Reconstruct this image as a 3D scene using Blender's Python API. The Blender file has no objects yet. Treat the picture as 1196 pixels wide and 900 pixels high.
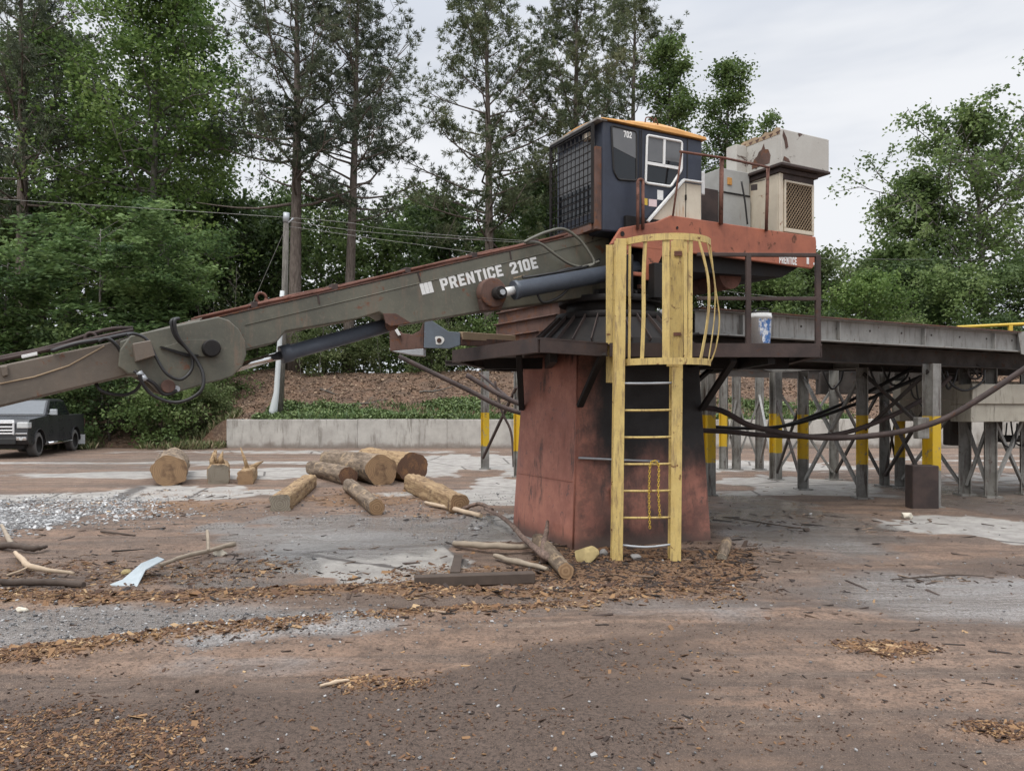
import bpy, math, random
import numpy as np
from mathutils import Vector, Matrix
R = math.radians
scene = bpy.context.scene
COL = scene.collection
EYE = 1.65          # camera height
F, CX, HY = 920.0, 598.0, 475.0   # focal length and horizon row of the 1196 px wide photograph

def P(x, y, Y):
    """surveyed point: photograph pixel + distance -> world"""
    return Vector(((x - CX) / F * Y, Y, EYE + (HY - y) / F * Y))
def G(x, y):
    """ground point under a pixel"""
    Y = EYE * F / (y - HY)
    return Vector(((x - CX) / F * Y, Y, 0.0))

# ------------------------------------------------------------------ noise
def _hash(ix, iy, seed):
    h = (ix.astype(np.int64) * 374761393 + iy.astype(np.int64) * 668265263 + seed * 1442695041) & 0xFFFFFFFF
    h = ((h ^ (h >> 13)) * 1274126177) & 0xFFFFFFFF
    return ((h ^ (h >> 16)) & 0xFFFF) / 65535.0
def vnoise(x, y, seed=0):
    x = np.asarray(x, float); y = np.asarray(y, float)
    ix = np.floor(x); iy = np.floor(y); fx = x - ix; fy = y - iy
    u = fx * fx * (3 - 2 * fx); v = fy * fy * (3 - 2 * fy)
    a = _hash(ix, iy, seed); b = _hash(ix + 1, iy, seed); c = _hash(ix, iy + 1, seed); d = _hash(ix + 1, iy + 1, seed)
    return (a * (1 - u) + b * u) * (1 - v) + (c * (1 - u) + d * u) * v
def fbm(x, y, oct=4, seed=0):
    s = 0; a = .5; t = 0
    for i in range(oct):
        s = s + a * vnoise(x * 2 ** i + 17.3 * i, y * 2 ** i - 9.1 * i, seed + i); t += a; a *= .5
    return s / t
def sstep(e0, e1, x):
    t = np.clip((x - e0) / (e1 - e0), 0, 1)
    return t * t * (3 - 2 * t)

# ------------------------------------------------------------------ materials
class NT:
    def __init__(s, name):
        s.m = bpy.data.materials.new(name); s.m.use_nodes = True
        s.n = s.m.node_tree.nodes; s.l = s.m.node_tree.links
        s.b = s.n['Principled BSDF']; s.out = s.n['Material Output']
        s._pos = None
    def node(s, t, **kw):
        n = s.n.new(t)
        for k, v in kw.items(): setattr(n, k, v)
        return n
    def link(s, a, b): s.l.new(a, b)
    def pos(s, coord='world'):
        if coord == 'object':
            return s.node('ShaderNodeTexCoord').outputs['Object']
        if s._pos is None: s._pos = s.node('ShaderNodeNewGeometry').outputs['Position']
        return s._pos
    def scaled(s, vec, sc):
        m = s.node('ShaderNodeMapping'); m.inputs['Scale'].default_value = sc
        s.link(vec, m.inputs['Vector']); return m.outputs[0]
    def noise(s, vec, scale, detail=6, rough=.6, dist=0):
        n = s.node('ShaderNodeTexNoise'); n.inputs['Scale'].default_value = scale
        n.inputs['Detail'].default_value = detail; n.inputs['Roughness'].default_value = rough
        n.inputs['Distortion'].default_value = dist
        s.link(vec, n.inputs['Vector']); return n.outputs['Fac']
    def ramp(s, fac, lo, hi, a=0.0, b=1.0):
        n = s.node('ShaderNodeMapRange'); n.interpolation_type = 'SMOOTHSTEP'
        n.inputs['From Min'].default_value = lo; n.inputs['From Max'].default_value = hi
        n.inputs['To Min'].default_value = a; n.inputs['To Max'].default_value = b
        s.link(fac, n.inputs['Value']); return n.outputs[0]
    def math(s, op, a, b=None):
        n = s.node('ShaderNodeMath', operation=op)
        for i, v in enumerate((a, b)):
            if v is None: continue
            if isinstance(v, (int, float)): n.inputs[i].default_value = v
            else: s.link(v, n.inputs[i])
        return n.outputs[0]
    def mix(s, fac, a, b):
        n = s.node('ShaderNodeMix', data_type='RGBA'); n.clamp_factor = True
        for sock, v in ((n.inputs[0], fac), (n.inputs[6], a), (n.inputs[7], b)):
            if isinstance(v, (int, float)): sock.default_value = v
            elif isinstance(v, tuple): sock.default_value = (*v, 1) if len(v) == 3 else v
            else: s.link(v, sock)
        return n.outputs[2]
    def attr(s, name):
        n = s.node('ShaderNodeAttribute'); n.attribute_name = name; return n.outputs['Fac']
    def xyz(s, vec):
        n = s.node('ShaderNodeSeparateXYZ'); s.link(vec, n.inputs[0]); return n.outputs
    def bump(s, h, strength=.4, dist=.02):
        n = s.node('ShaderNodeBump'); n.inputs['Strength'].default_value = strength; n.inputs['Distance'].default_value = dist
        s.link(h, n.inputs['Height']); s.link(n.outputs[0], s.b.inputs['Normal']); return n
    def color(s, c):
        if isinstance(c, tuple): s.b.inputs['Base Color'].default_value = (*c, 1)
        else: s.link(c, s.b.inputs['Base Color'])
    def rough(s, r):
        if isinstance(r, (int, float)): s.b.inputs['Roughness'].default_value = r
        else: s.link(r, s.b.inputs['Roughness'])

MATS = {}
def worn(name, base, base2=None, rust=None, rust_amt=.45, dirt=None, dirt_amt=.5, rough=.6, metal=0, scale=3.0, streak=True,
         coord='world', bump=.25, dust=None):
    """painted or raw steel: two paint tones, vertical dirt streaks, rust patches with a ragged edge, fine bump"""
    t = NT(name); p = t.pos(coord)
    n1 = t.noise(p, scale, 8, .65)
    c = t.mix(t.ramp(n1, .35, .68), base, base2 or tuple(v * .72 for v in base))
    if dirt:
        sv = t.scaled(p, (6, 6, .9)) if streak else p
        n2 = t.noise(sv, scale * .9, 7, .7)
        c = t.mix(t.ramp(n2, .75 - dirt_amt * .5, .92 - dirt_amt * .35), c, dirt)
    r = t.ramp(n1, .3, .7, rough - .1, rough + .12)
    if rust:
        n3 = t.noise(p, scale * 2.3, 9, .72, .4)
        m = t.ramp(n3, .80 - rust_amt * .5, .84 - rust_amt * .46)
        n4 = t.noise(p, scale * 9, 5, .6)
        c = t.mix(m, c, t.mix(n4, rust, tuple(v * .45 for v in rust)))
        r = t.math('ADD', r, t.math('MULTIPLY', m, .2))
    if dust:
        c = t.mix(t.ramp(t.noise(p, scale * 14, 4, .7), .52, .75, 0, .55), c, dust)
    t.color(c); t.rough(r); t.b.inputs['Metallic'].default_value = metal
    t.bump(t.noise(p, scale * 12, 6, .65), bump, .008)
    MATS[name] = t.m; return t.m

def plain(name, base, rough=.5, metal=0, var=.25, scale=8, coord='world'):
    t = NT(name); p = t.pos(coord)
    t.color(t.mix(t.noise(p, scale, 5, .6), tuple(v * (1 - var) for v in base), tuple(min(1, v * (1 + var)) for v in base)))
    t.rough(rough); t.b.inputs['Metallic'].default_value = metal
    MATS[name] = t.m; return t.m

# ------------------------------------------------------------------ mesh building
class MB:
    def __init__(s): s.v = []; s.f = []; s.sm = []
    def add(s, vs, fs, smooth=False):
        o = len(s.v); s.v += [tuple(v) for v in vs]
        for f in fs: s.f.append(tuple(i + o for i in f)); s.sm.append(smooth)
        return s
    def hexa(s, b4, t4):
        return s.add(list(b4) + list(t4), [(3, 2, 1, 0), (4, 5, 6, 7), (0, 1, 5, 4), (1, 2, 6, 5), (2, 3, 7, 6), (3, 0, 4, 7)])
    def box(s, c, size, M=None):
        x, y, z = (q / 2 for q in size); c = Vector(c)
        pts = [Vector((i * x, j * y, k * z)) for k in (-1, 1) for i, j in ((-1, -1), (1, -1), (1, 1), (-1, 1))]
        pts = [(M @ p if M else p) + c for p in pts]
        return s.hexa(pts[:4], pts[4:])
    def beam(s, a, b, w, h, up=(0, 0, 1)):
        """rectangular bar from a to b: w across, h along up"""
        a, b = Vector(a), Vector(b); d = (b - a).normalized(); up = Vector(up)
        x = d.cross(up)
        if x.length < 1e-4: x = d.cross(Vector((0, 1, 0)))
        x.normalize(); z = x.cross(d).normalized(); x *= w / 2; z *= h / 2
        return s.hexa([a - x - z, a + x - z, a + x + z, a - x + z], [b - x - z, b + x - z, b + x + z, b - x + z])
    def ibeam(s, a, b, w, h, tf=.018, tw=.012, up=(0, 0, 1)):
        a, b = Vector(a), Vector(b); d = (b - a).normalized(); up = Vector(up)
        x = d.cross(up)
        if x.length < 1e-4: x = d.cross(Vector((0, 1, 0)))
        z = x.normalized().cross(d).normalized()
        for k in (-1, 1): s.beam(a + z * k * (h - tf) / 2, b + z * k * (h - tf) / 2, w, tf, z)
        return s.beam(a, b, tw, h - 2 * tf, z)
    def tube(s, pts, r, n=8, cap=True, smooth=True):
        pts = [Vector(p) for p in pts]; m = len(pts)
        rr = list(r) if hasattr(r, '__len__') else [r] * m
        o = len(s.v); prev = None
        for i, p in enumerate(pts):
            d = (pts[min(i + 1, m - 1)] - pts[max(i - 1, 0)])
            if d.length < 1e-9: d = Vector((0, 0, 1))
            d.normalize()
            if prev is None:
                x = d.orthogonal().normalized()
            else:
                x = prev - d * prev.dot(d)
                x = x.normalized() if x.length > 1e-6 else d.orthogonal().normalized()
            prev = x; y = d.cross(x)
            for k in range(n):
                a = 2 * math.pi * k / n
                s.v.append(tuple(p + (x * math.cos(a) + y * math.sin(a)) * rr[i]))
        for i in range(m - 1):
            for k in range(n):
                k2 = (k + 1) % n
                s.f.append((o + i * n + k, o + i * n + k2, o + (i + 1) * n + k2, o + (i + 1) * n + k)); s.sm.append(smooth)
        if cap:
            s.f.append(tuple(o + k for k in reversed(range(n)))); s.sm.append(False)
            s.f.append(tuple(o + (m - 1) * n + k for k in range(n))); s.sm.append(False)
        return s
    def prism(s, pts, d):
        """polygon (3D points) swept along vector d"""
        d = Vector(d); a = [Vector(p) for p in pts]; b = [p + d for p in a]; n = len(a)
        fs = [tuple(range(n)), tuple(range(2 * n - 1, n - 1, -1))] + [(i, i + n, (i + 1) % n + n, (i + 1) % n) for i in range(n)]
        return s.add(a + b, fs)
    def build(s, name, mat, parent=None, bevel=0, seg=1):
        me = bpy.data.meshes.new(name)
        me.from_pydata(s.v, [], s.f); me.validate()
        if len(me.polygons) == len(s.sm): me.polygons.foreach_set('use_smooth', s.sm)
        me.update()
        import bmesh
        bm = bmesh.new(); bm.from_mesh(me); bmesh.ops.recalc_face_normals(bm, faces=bm.faces); bm.to_mesh(me); bm.free()
        return link(name, me, mat, parent, bevel, seg)

def link(name, me, mat, parent=None, bevel=0, seg=1):
    o = bpy.data.objects.new(name, me); COL.objects.link(o)
    if mat: me.materials.append(mat)
    if parent is not None: child(o, parent)
    if bevel:
        md = o.modifiers.new('edge', 'BEVEL'); md.width = bevel; md.segments = seg; md.limit_method = 'ANGLE'; md.angle_limit = R(35)
    return o
WORLD = {}
def wmat(o):
    m = Matrix.LocRotScale(o.location, o.rotation_euler, o.scale)
    return wmat(o.parent) @ o.matrix_parent_inverse @ m if o.parent else m
def child(o, parent):
    """parent without moving: meshes are modelled in world space unless local=True on their thing"""
    o.parent = parent
    if not parent.get('_local'): o.matrix_parent_inverse = wmat(parent).inverted()
def thing(name, label, cat, loc=(0, 0, 0), rz=0, group=None, local=False):
    o = bpy.data.objects.new(name, None); COL.objects.link(o)
    o.empty_display_size = .2; o.location = loc; o.rotation_euler = (0, 0, rz)
    tag(o, label, cat, group)
    if local: o['_local'] = 1
    return o
def tag(o, label, cat, group=None):
    o['label'] = label; o['category'] = cat
    if group: o['group'] = group
    return o
def setting(o, kind='structure'):
    o['kind'] = kind; return o
def smooth_pts(pts, k=6):
    """Catmull-Rom through the points"""
    p = [Vector(q) for q in pts]; out = []
    for i in range(len(p) - 1):
        a = p[max(i - 1, 0)]; b = p[i]; c = p[i + 1]; d = p[min(i + 2, len(p) - 1)]
        for j in range(k):
            t = j / k
            out.append(.5 * ((2 * b) + (c - a) * t + (2 * a - 5 * b + 4 * c - d) * t * t + (3 * b - a - 3 * c + d) * t ** 3))
    return out + [p[-1]]
HOLE = [(1.7, 3.8), (3.1, 3.8), (3.1, 5.6), (1.7, 5.6)]
GLYPH = {
 'P': [[(0, 0), (1.7, 0), (1.7, 2.4), (3.6, 2.4), (4.8, 3.4), (4.8, 6), (3.8, 7), (0, 7)], HOLE],
 'R': [[(0, 0), (1.7, 0), (1.7, 2.4), (2.2, 2.4), (3.3, 0), (5.1, 0), (3.9, 2.7), (4.8, 3.6), (4.8, 6), (3.8, 7), (0, 7)], HOLE],
 'E': [[(0, 0), (4.4, 0), (4.4, 1.5), (1.7, 1.5), (1.7, 2.8), (3.9, 2.8), (3.9, 4.2), (1.7, 4.2), (1.7, 5.5), (4.4, 5.5), (4.4, 7), (0, 7)]],
 'N': [[(0, 0), (1.6, 0), (1.6, 4), (3.4, 0), (5, 0), (5, 7), (3.4, 7), (3.4, 3), (1.6, 7), (0, 7)]],
 'T': [[(1.5, 0), (3.2, 0), (3.2, 5.5), (4.7, 5.5), (4.7, 7), (0, 7), (0, 5.5), (1.5, 5.5)]],
 'I': [[(0, 0), (1.7, 0), (1.7, 7), (0, 7)]],
 'C': [[(1, 0), (4, 0), (4.9, 1), (4.9, 2.6), (3.2, 2.6), (3.2, 1.5), (1.7, 1.5), (1.7, 5.5), (3.2, 5.5), (3.2, 4.4), (4.9, 4.4), (4.9, 6), (4, 7), (1, 7), (0, 6), (0, 1)]],
 '2': [[(0, 0), (4.8, 0), (4.8, 1.5), (2.2, 1.5), (4.8, 4), (4.8, 6), (3.9, 7), (.9, 7), (0, 6), (0, 4.7), (1.6, 4.7), (1.6, 5.6), (3.1, 5.6), (3.1, 4.5), (0, 1.6)]],
 '1': [[(.8, 0), (2.5, 0), (2.5, 7), (1.2, 7), (0, 6), (0, 5), (.8, 5.2)]],
 '0': [[(1, 0), (3.9, 0), (4.8, 1), (4.8, 6), (3.9, 7), (1, 7), (0, 6), (0, 1)], [(1.7, 1.5), (3.1, 1.5), (3.1, 5.5), (1.7, 5.5)]],
 '7': [[(1, 0), (2.8, 0), (4.8, 5.6), (4.8, 7), (0, 7), (0, 5.5), (2.9, 5.5)]]}
def textmesh(name, s, mat, parent, org, xdir, nrm, width=None, height=None, depth=.002, gap=1.0, bold=0):
    """block capitals cut from flat sheet, 'depth' proud of the plane they are painted on"""
    cu = bpy.data.curves.new(name, 'CURVE'); cu.dimensions = '2D'; cu.fill_mode = 'BOTH'; cu.extrude = .004; x0 = 0
    for ch in s:
        for loop in GLYPH[ch]:
            sp = cu.splines.new('POLY'); sp.points.add(len(loop) - 1); sp.use_cyclic_u = True
            for q, (x, y) in zip(sp.points, loop): q.co = (x + x0, y, 0, 1)
        x0 += max(x for x, _ in GLYPH[ch][0]) + gap
    ob = bpy.data.objects.new(name + '_tmp', cu); COL.objects.link(ob)
    bpy.context.view_layer.update()
    me = bpy.data.meshes.new_from_object(ob.evaluated_get(bpy.context.evaluated_depsgraph_get()))
    bpy.data.objects.remove(ob)
    co = np.array([v.co[:] for v in me.vertices])
    w, h = co[:, 0].max(), co[:, 1].max()
    sx = width / w if width else height / h
    sy = height / h if height else sx
    x = Vector(xdir).normalized(); z = Vector(nrm).normalized(); y = z.cross(x).normalized(); org = Vector(org)
    for v, c in zip(me.vertices, co):
        v.co = org + x * (c[0] * sx) + y * (c[1] * sy) + z * (depth if c[2] > 0 else 0.0004)
    me.materials.clear()
    return link(name, me, mat, parent)

def quads_mesh(name, V, tint=None):
    """V: (N,4,3) array -> mesh of N separate quads, 'tint' per face"""
    n = len(V); me = bpy.data.meshes.new(name)
    me.vertices.add(n * 4); me.loops.add(n * 4); me.polygons.add(n)
    me.vertices.foreach_set('co', np.ascontiguousarray(V, dtype=np.float32).ravel())
    me.loops.foreach_set('vertex_index', np.arange(n * 4, dtype=np.int32))
    me.polygons.foreach_set('loop_start', np.arange(0, n * 4, 4, dtype=np.int32))
    if tint is not None:
        at = me.attributes.new('tint', 'FLOAT', 'FACE'); at.data.foreach_set('value', np.asarray(tint, dtype=np.float32))
    me.update(calc_edges=True); return me
def unit(v): return v / np.maximum(np.linalg.norm(v, axis=-1, keepdims=True), 1e-9)
def leaf_quads(c, ax, length, width, rng, flat=None):
    """rhombic leaves: centre c, long axis ax"""
    n = len(c); ax = unit(ax)
    r = unit(rng.normal(size=(n, 3)))
    if flat is not None: r = unit(r * (1 - flat) + np.cross(ax, [0, 0, 1.0]) * flat * np.sign(rng.random((n, 1)) - .5))
    side = unit(np.cross(ax, unit(np.cross(r, ax)) ))
    L = (length * rng.uniform(.7, 1.3, (n, 1))) / 2; Wd = (width * rng.uniform(.7, 1.3, (n, 1))) / 2
    return np.stack([c - ax * L, c + side * Wd - ax * L * .1, c + ax * L, c - side * Wd - ax * L * .1], axis=1)
# ================================================================== camera, sky, sun
cam = bpy.data.cameras.new('camera'); camo = bpy.data.objects.new('camera', cam); COL.objects.link(camo)
camo.location = (0, 0, EYE); camo.rotation_euler = (R(90), 0, 0)
cam.sensor_width = 36; cam.lens = F / 1196 * 36; cam.shift_y = 25 / 1196; cam.clip_end = 3000; cam.clip_start = .05
scene.camera = camo
SUN_EL, SUN_AZ = R(58), R(-150)      # high, behind the camera, veiled by cloud
w = bpy.data.worlds.new('World'); scene.world = w; w.use_nodes = True
nt = w.node_tree; bg = nt.nodes['Background']
sky = nt.nodes.new('ShaderNodeTexSky'); sky.sky_type = 'NISHITA'; sky.sun_disc = False
sky.sun_elevation = SUN_EL; sky.sun_rotation = SUN_AZ; sky.dust_density = 3; sky.air_density = 1.2
tc = nt.nodes.new('ShaderNodeTexCoord'); mp = nt.nodes.new('ShaderNodeMapping'); mp.inputs['Scale'].default_value = (1, 1, 3.2)
nt.links.new(tc.outputs['Generated'], mp.inputs[0])
def wnoise(sc, d):
    n = nt.nodes.new('ShaderNodeTexNoise'); n.inputs['Scale'].default_value = sc; n.inputs['Detail'].default_value = d
    n.inputs['Roughness'].default_value = .55; n.inputs['Distortion'].default_value = .3
    nt.links.new(mp.outputs[0], n.inputs['Vector']); return n.outputs['Fac']
def wmix(f, a, b):
    n = nt.nodes.new('ShaderNodeMix'); n.data_type = 'RGBA'
    for s, v in ((n.inputs[0], f), (n.inputs[6], a), (n.inputs[7], b)):
        if isinstance(v, float): s.default_value = v
        elif isinstance(v, tuple): s.default_value = (*v, 1)
        else: nt.links.new(v, s)
    return n.outputs[2]
def wramp(f, lo, hi, a, b):
    n = nt.nodes.new('ShaderNodeMapRange'); n.inputs['From Min'].default_value = lo; n.inputs['From Max'].default_value = hi
    n.inputs['To Min'].default_value = a; n.inputs['To Max'].default_value = b; n.interpolation_type = 'SMOOTHSTEP'
    nt.links.new(f, n.inputs[0]); return n.outputs[0]
# cloud deck over the clear sky: grey-blue undersides and brighter thin places
cloud = wmix(wramp(wnoise(1.6, 5), .36, .66, 0, 1), (5.4, 5.75, 6.4), (7.3, 7.45, 7.75))
sz = nt.nodes.new('ShaderNodeSeparateXYZ'); nt.links.new(tc.outputs['Generated'], sz.inputs[0])
vm = nt.nodes.new('ShaderNodeVectorMath'); vm.operation = 'SCALE'; nt.links.new(cloud, vm.inputs[0])
nt.links.new(wramp(sz.outputs[2], .40, .95, 1.0, 3.1), vm.inputs['Scale']); cloud = vm.outputs[0]   # an overcast sky is brightest overhead
full = wmix(wramp(wnoise(.9, 4), .2, .5, .90, .99), sky.outputs[0], cloud)
nt.links.new(full, bg.inputs['Color']); bg.inputs['Strength'].default_value = .1
sl = bpy.data.lights.new('sun', 'SUN'); sl.energy = 1.5; sl.angle = R(25); sl.color = (1, .95, .88)
so = bpy.data.objects.new('sun', sl); COL.objects.link(so)
so.rotation_euler = (math.pi / 2 - SUN_EL, 0, R(-28))   # light comes from behind the photographer, a little to the left
so.location = (0, -10, 30)
sky.sun_rotation = R(208)
scene.view_settings.view_transform = 'Standard'; scene.view_settings.look = 'None'; scene.view_settings.gamma = 1
scene.view_settings.use_curve_mapping = False; scene.view_settings.exposure = .3
scene.cycles.max_bounces = 6; scene.cycles.diffuse_bounces = 3; scene.cycles.glossy_bounces = 3
scene.cycles.transparent_max_bounces = 6; scene.cycles.transmission_bounces = 3
scene.cycles.use_denoising = True

# ================================================================== ground
def pellipse(X, Y, x0, x1, y0, y1, soft=.35, tilt=0):
    """soft patch lying on the yard; its corners were surveyed from the photograph"""
    ya, yb = EYE * F / (y1 - HY), EYE * F / (y0 - HY)
    cy = (ya + yb) / 2; ry = (yb - ya) / 2; cx = ((x0 + x1) / 2 - CX) / F * cy; rx = (x1 - x0) / 2 / F * cy
    dx = X - cx; dy = Y - cy - tilt * dx
    d = np.sqrt((dx / rx) ** 2 + (dy / ry) ** 2) + (fbm(X * 1.7, Y * 1.1, 4, 5) - .5) * 1.1
    return 1 - sstep(1 - soft, 1 + soft, d)
def umax(*a):
    r = a[0]
    for q in a[1:]: r = np.maximum(r, q)
    return r
def masks(X, Y):
    e = lambda *a, **k: pellipse(X, Y, *a, **k)
    conc = umax(e(325, 415, 622, 662), e(352, 548, 631, 682), e(440, 640, 530, 552) * .8, e(540, 640, 556, 592) * .9, e(60, 335, 566, 588) * .85, e(430, 620, 575, 600) * .4,
                e(-40, 620, 549, 559, soft=.6) * .7, e(80, 620, 525, 530, soft=.6) * .55, e(-60, 200, 575, 583) * .6, e(838, 1010, 556, 574), e(1050, 1230, 599, 632) * .85, e(540, 680, 600, 640) * .7,
                e(700, 1000, 535, 552) * .6, e(990, 1300, 550, 572) * .5)
    conc = np.maximum(conc, .6 * sstep(.56, .66, fbm(X * .16 + 3, Y * .6, 4, 11)) * sstep(11, 15, Y) * (1 - sstep(24, 34, Y)))
    wet = umax(e(230, 600, 598, 650) * .9, e(190, 380, 645, 695), e(900, 1260, 664, 722, soft=.5), e(830, 1010, 575, 665, soft=.5) * .8, e(-200, 470, 704, 752, soft=.5) * .8,
               e(1000, 1260, 560, 600) * .6, e(640, 1000, 690, 720, soft=.6) * .5, e(580, 760, 690, 720) * .4, e(0, 330, 530, 556) * .5)
    gravel = umax(e(-80, 185, 574, 622), e(375, 620, 572, 616) * .38, e(-200, 470, 704, 752, soft=.5) * .16, e(60, 420, 590, 620) * .22)
    # two windrows of bark and chips left by the tyres, and drifts round the pedestal
    px = CX + F * X / Y
    y1 = EYE * F / (698 - .010 * px + 3 * np.sin(px / 90.) - HY); y2 = EYE * F / (np.interp(px, [-300, 0, 200, 480, 700, 900], [800, 768, 742, 716, 704, 690]) - HY)
    n = fbm(X * 1.3, Y * 1.3, 4, 3)
    row1 = (1 - sstep(.08, .55, np.abs(Y - y1) / (.35 + .6 * n))) * sstep(1000, 650, px)
    row2 = (1 - sstep(.06, .5, np.abs(Y - y2) / (.24 + .42 * n))) * np.interp(px, [250, 480, 720, 860], [1, .8, .6, 0])
    chips = umax(row1, row2, e(590, 890, 632, 692) * .9, e(-240, 330, 820, 930) * .38, e(0, 320, 583, 603) * .6, e(150, 330, 570, 582) * .45, e(360, 505, 566, 588) * .5, e(460, 560, 592, 606) * .45, e(350, 520, 576, 592) * .7, e(960, 1110, 742, 768) * .8, e(1120, 1230, 840, 862) * .7,
                 e(340, 520, 788, 808) * .5, e(0, 330, 640, 695) * .45, e(400, 780, 655, 690) * .5)
    chips = chips * sstep(.3, .62, fbm(X * 2.3, Y * 2.3, 4, 8) + chips * .25)
    py = HY + F * EYE / Y
    track = sstep(-10, 14, py - np.interp(px, [-50, 330, 470, 640, 900], [806, 812, 792, 742, 728])) * sstep(1050, 650, px) * .8
    dark = umax(track, e(-80, 760, 806, 960, soft=.5), e(1110, 1260, 578, 616, soft=.5) * .8, e(470, 640, 640, 690) * .4, e(1080, 1260, 655, 672) * .6, e(830, 960, 588, 606) * .8, e(640, 1196, 840, 930, soft=.6) * .6)
    pale = umax(e(940, 1270, 664, 714, soft=.6) * .75, e(825, 1010, 596, 664, soft=.5) * .6, e(-200, 470, 706, 750, soft=.4) * .75, e(230, 570, 598, 646) * .7, e(640, 960, 700, 728, soft=.6) * .5, e(100, 520, 760, 792, soft=.6) * .45)  # pale grey ground; the right-hand patch has a sheen painted into its colour
    masks.pale = pale
    return conc, wet, gravel, chips, dark, row1, row2
def gz(X, Y):
    X = np.asarray(X, float); Y = np.asarray(Y, float)
    near = 1 - sstep(9, 22, Y)
    z = (fbm(X * .5, Y * .5, 3, 21) - .5) * .05 * near + (fbm(X * 2.2, Y * 2.2, 4, 31) - .5) * .045 * near + (fbm(X * .35 + Y * .1, Y * 2.4 - X * .5, 3, 51) - .5) * .06 * near
    return z - .004
def rowsum(X, Y):
    c, wt, g, ch, d, r1, r2 = masks(X, Y)
    return gz(X, Y) + np.maximum(r1, r2) * .035 * (1 - sstep(9, 14, Y)) + ch * .012 - wt * .012
xs = np.concatenate([[-400, -200, -100, -60, -40], np.arange(-30, -9, .45), np.arange(-9, 9, .075), np.arange(9, 30, .45), [40, 60, 100, 200, 400]])
ys = np.concatenate([[-300, -60, -15, -3, .5], 2.2 * np.exp(np.arange(0, 2.9, .0095)), [45, 60, 90, 150, 300, 700]])
XX, YY = np.meshgrid(xs, ys)
Yc = np.maximum(YY, 2.3)
cm, wm, gm, chm, dm, r1, r2 = masks(XX, Yc); pm_ = masks.pale
Z = np.where((YY > 2) & (YY < 36), rowsum(XX, Yc), -.03)
nx, ny = len(xs), len(ys)
me = bpy.data.meshes.new('ground')
me.vertices.add(nx * ny); me.vertices.foreach_set('co', np.stack([XX, YY, Z], -1).astype(np.float32).ravel())
ii = (np.arange(ny - 1)[:, None] * nx + np.arange(nx - 1)[None, :]).ravel()
q = np.stack([ii, ii + 1, ii + nx + 1, ii + nx], 1).astype(np.int32)
me.loops.add(q.size); me.polygons.add(len(q)); me.loops.foreach_set('vertex_index', q.ravel())
me.polygons.foreach_set('loop_start', np.arange(0, q.size, 4, dtype=np.int32))
me.polygons.foreach_set('use_smooth', np.ones(len(q), bool))
for nm, a in (('concrete', cm), ('wet', wm), ('gravel', gm), ('chips', chm), ('dark', dm), ('pale', pm_)):
    at = me.attributes.new(nm, 'FLOAT', 'POINT'); at.data.foreach_set('value', a.astype(np.float32).ravel())
me.update(calc_edges=True)
t = NT('yard_dirt'); p = t.pos()
nb = t.noise(p, .45, 6, .6); nm = t.noise(p, 3.1, 8, .7); nf = t.noise(p, 38, 5, .75); nv = t.noise(p, 130, 3, .7)
dirt = t.mix(t.ramp(nb, .3, .7), (.245, .150, .098), (.300, .205, .148))
rot = t.node('ShaderNodeMapping'); rot.inputs['Rotation'].default_value = (0, 0, R(-14)); rot.inputs['Scale'].default_value = (.16, 1.5, 1); t.link(p, rot.inputs['Vector'])
band = t.noise(rot.outputs[0], 1.3, 7, .62, .5)       # long sweeps left by the loader's tyres
dirt = t.mix(t.ramp(band, .40, .60), dirt, (.145, .104, .080))
rm = t.node('ShaderNodeMapping'); rm.inputs['Rotation'].default_value = (0, 0, R(-11)); rm.inputs['Scale'].default_value = (.22, 7, 1); t.link(p, rm.inputs['Vector'])
rut = t.noise(rm.outputs[0], 1.1, 5, .6, .8)
dirt = t.mix(t.ramp(rut, .56, .66, 0, .55), dirt, (.070, .047, .036)); dirt = t.mix(t.ramp(rut, .42, .34, 0, .45), dirt, (.33, .25, .19))
dirt = t.mix(t.ramp(nm, .44, .70, 0, .8), dirt, (.088, .058, .043))
nc = t.noise(p, 13, 6, .72)
dirt = t.mix(t.ramp(nc, .50, .66, 0, .6), dirt, (.075, .050, .038))
dirt = t.mix(t.ramp(nf, .46, .66, 0, .8), dirt, (.055, .038, .030))
dirt = t.mix(t.ramp(nv, .55, .67, 0, .85), dirt, (.36, .265, .195))
def edge(name, sc, amt, lo=.42, hi=.58):
    return t.ramp(t.math('ADD', t.attr(name), t.math('MULTIPLY', t.math('SUBTRACT', t.noise(p, sc, 7, .7), .5), amt)), lo, hi)
c = t.mix(edge('dark', 2.2, .9, .3, .8), dirt, t.mix(t.ramp(nf, .35, .65), t.mix(t.ramp(nv, .5, .66), (.042, .029, .022), (.20, .135, .095)), (.135, .094, .072)))
grav = t.node('ShaderNodeTexVoronoi'); grav.inputs['Scale'].default_value = 34; t.link(p, grav.inputs['Vector'])
gv = t.node('ShaderNodeSeparateColor'); t.link(grav.outputs['Color'], gv.inputs[0])
gcol = t.mix(gv.outputs[0], (.085, .083, .085), (.27, .265, .26))
c = t.mix(t.math('MULTIPLY', edge('gravel', 4, .8), .8), c, gcol)
ccol = t.mix(t.ramp(nm, .35, .7), (.40, .375, .34), (.255, .235, .215))
ccol = t.mix(t.ramp(nf, .56, .74, 0, .7), ccol, (.12, .095, .08))
vor = t.node('ShaderNodeTexVoronoi', feature='DISTANCE_TO_EDGE'); vor.inputs['Scale'].default_value = .42; t.link(p, vor.inputs['Vector'])
ccol = t.mix(t.ramp(vor.outputs['Distance'], .006, .016, .8, 0), ccol, (.06, .05, .045))
em = edge('concrete', 1.6, .75)
c = t.mix(em, c, ccol)
wm_ = edge('wet', 1.1, .7, .3, .75)
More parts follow.
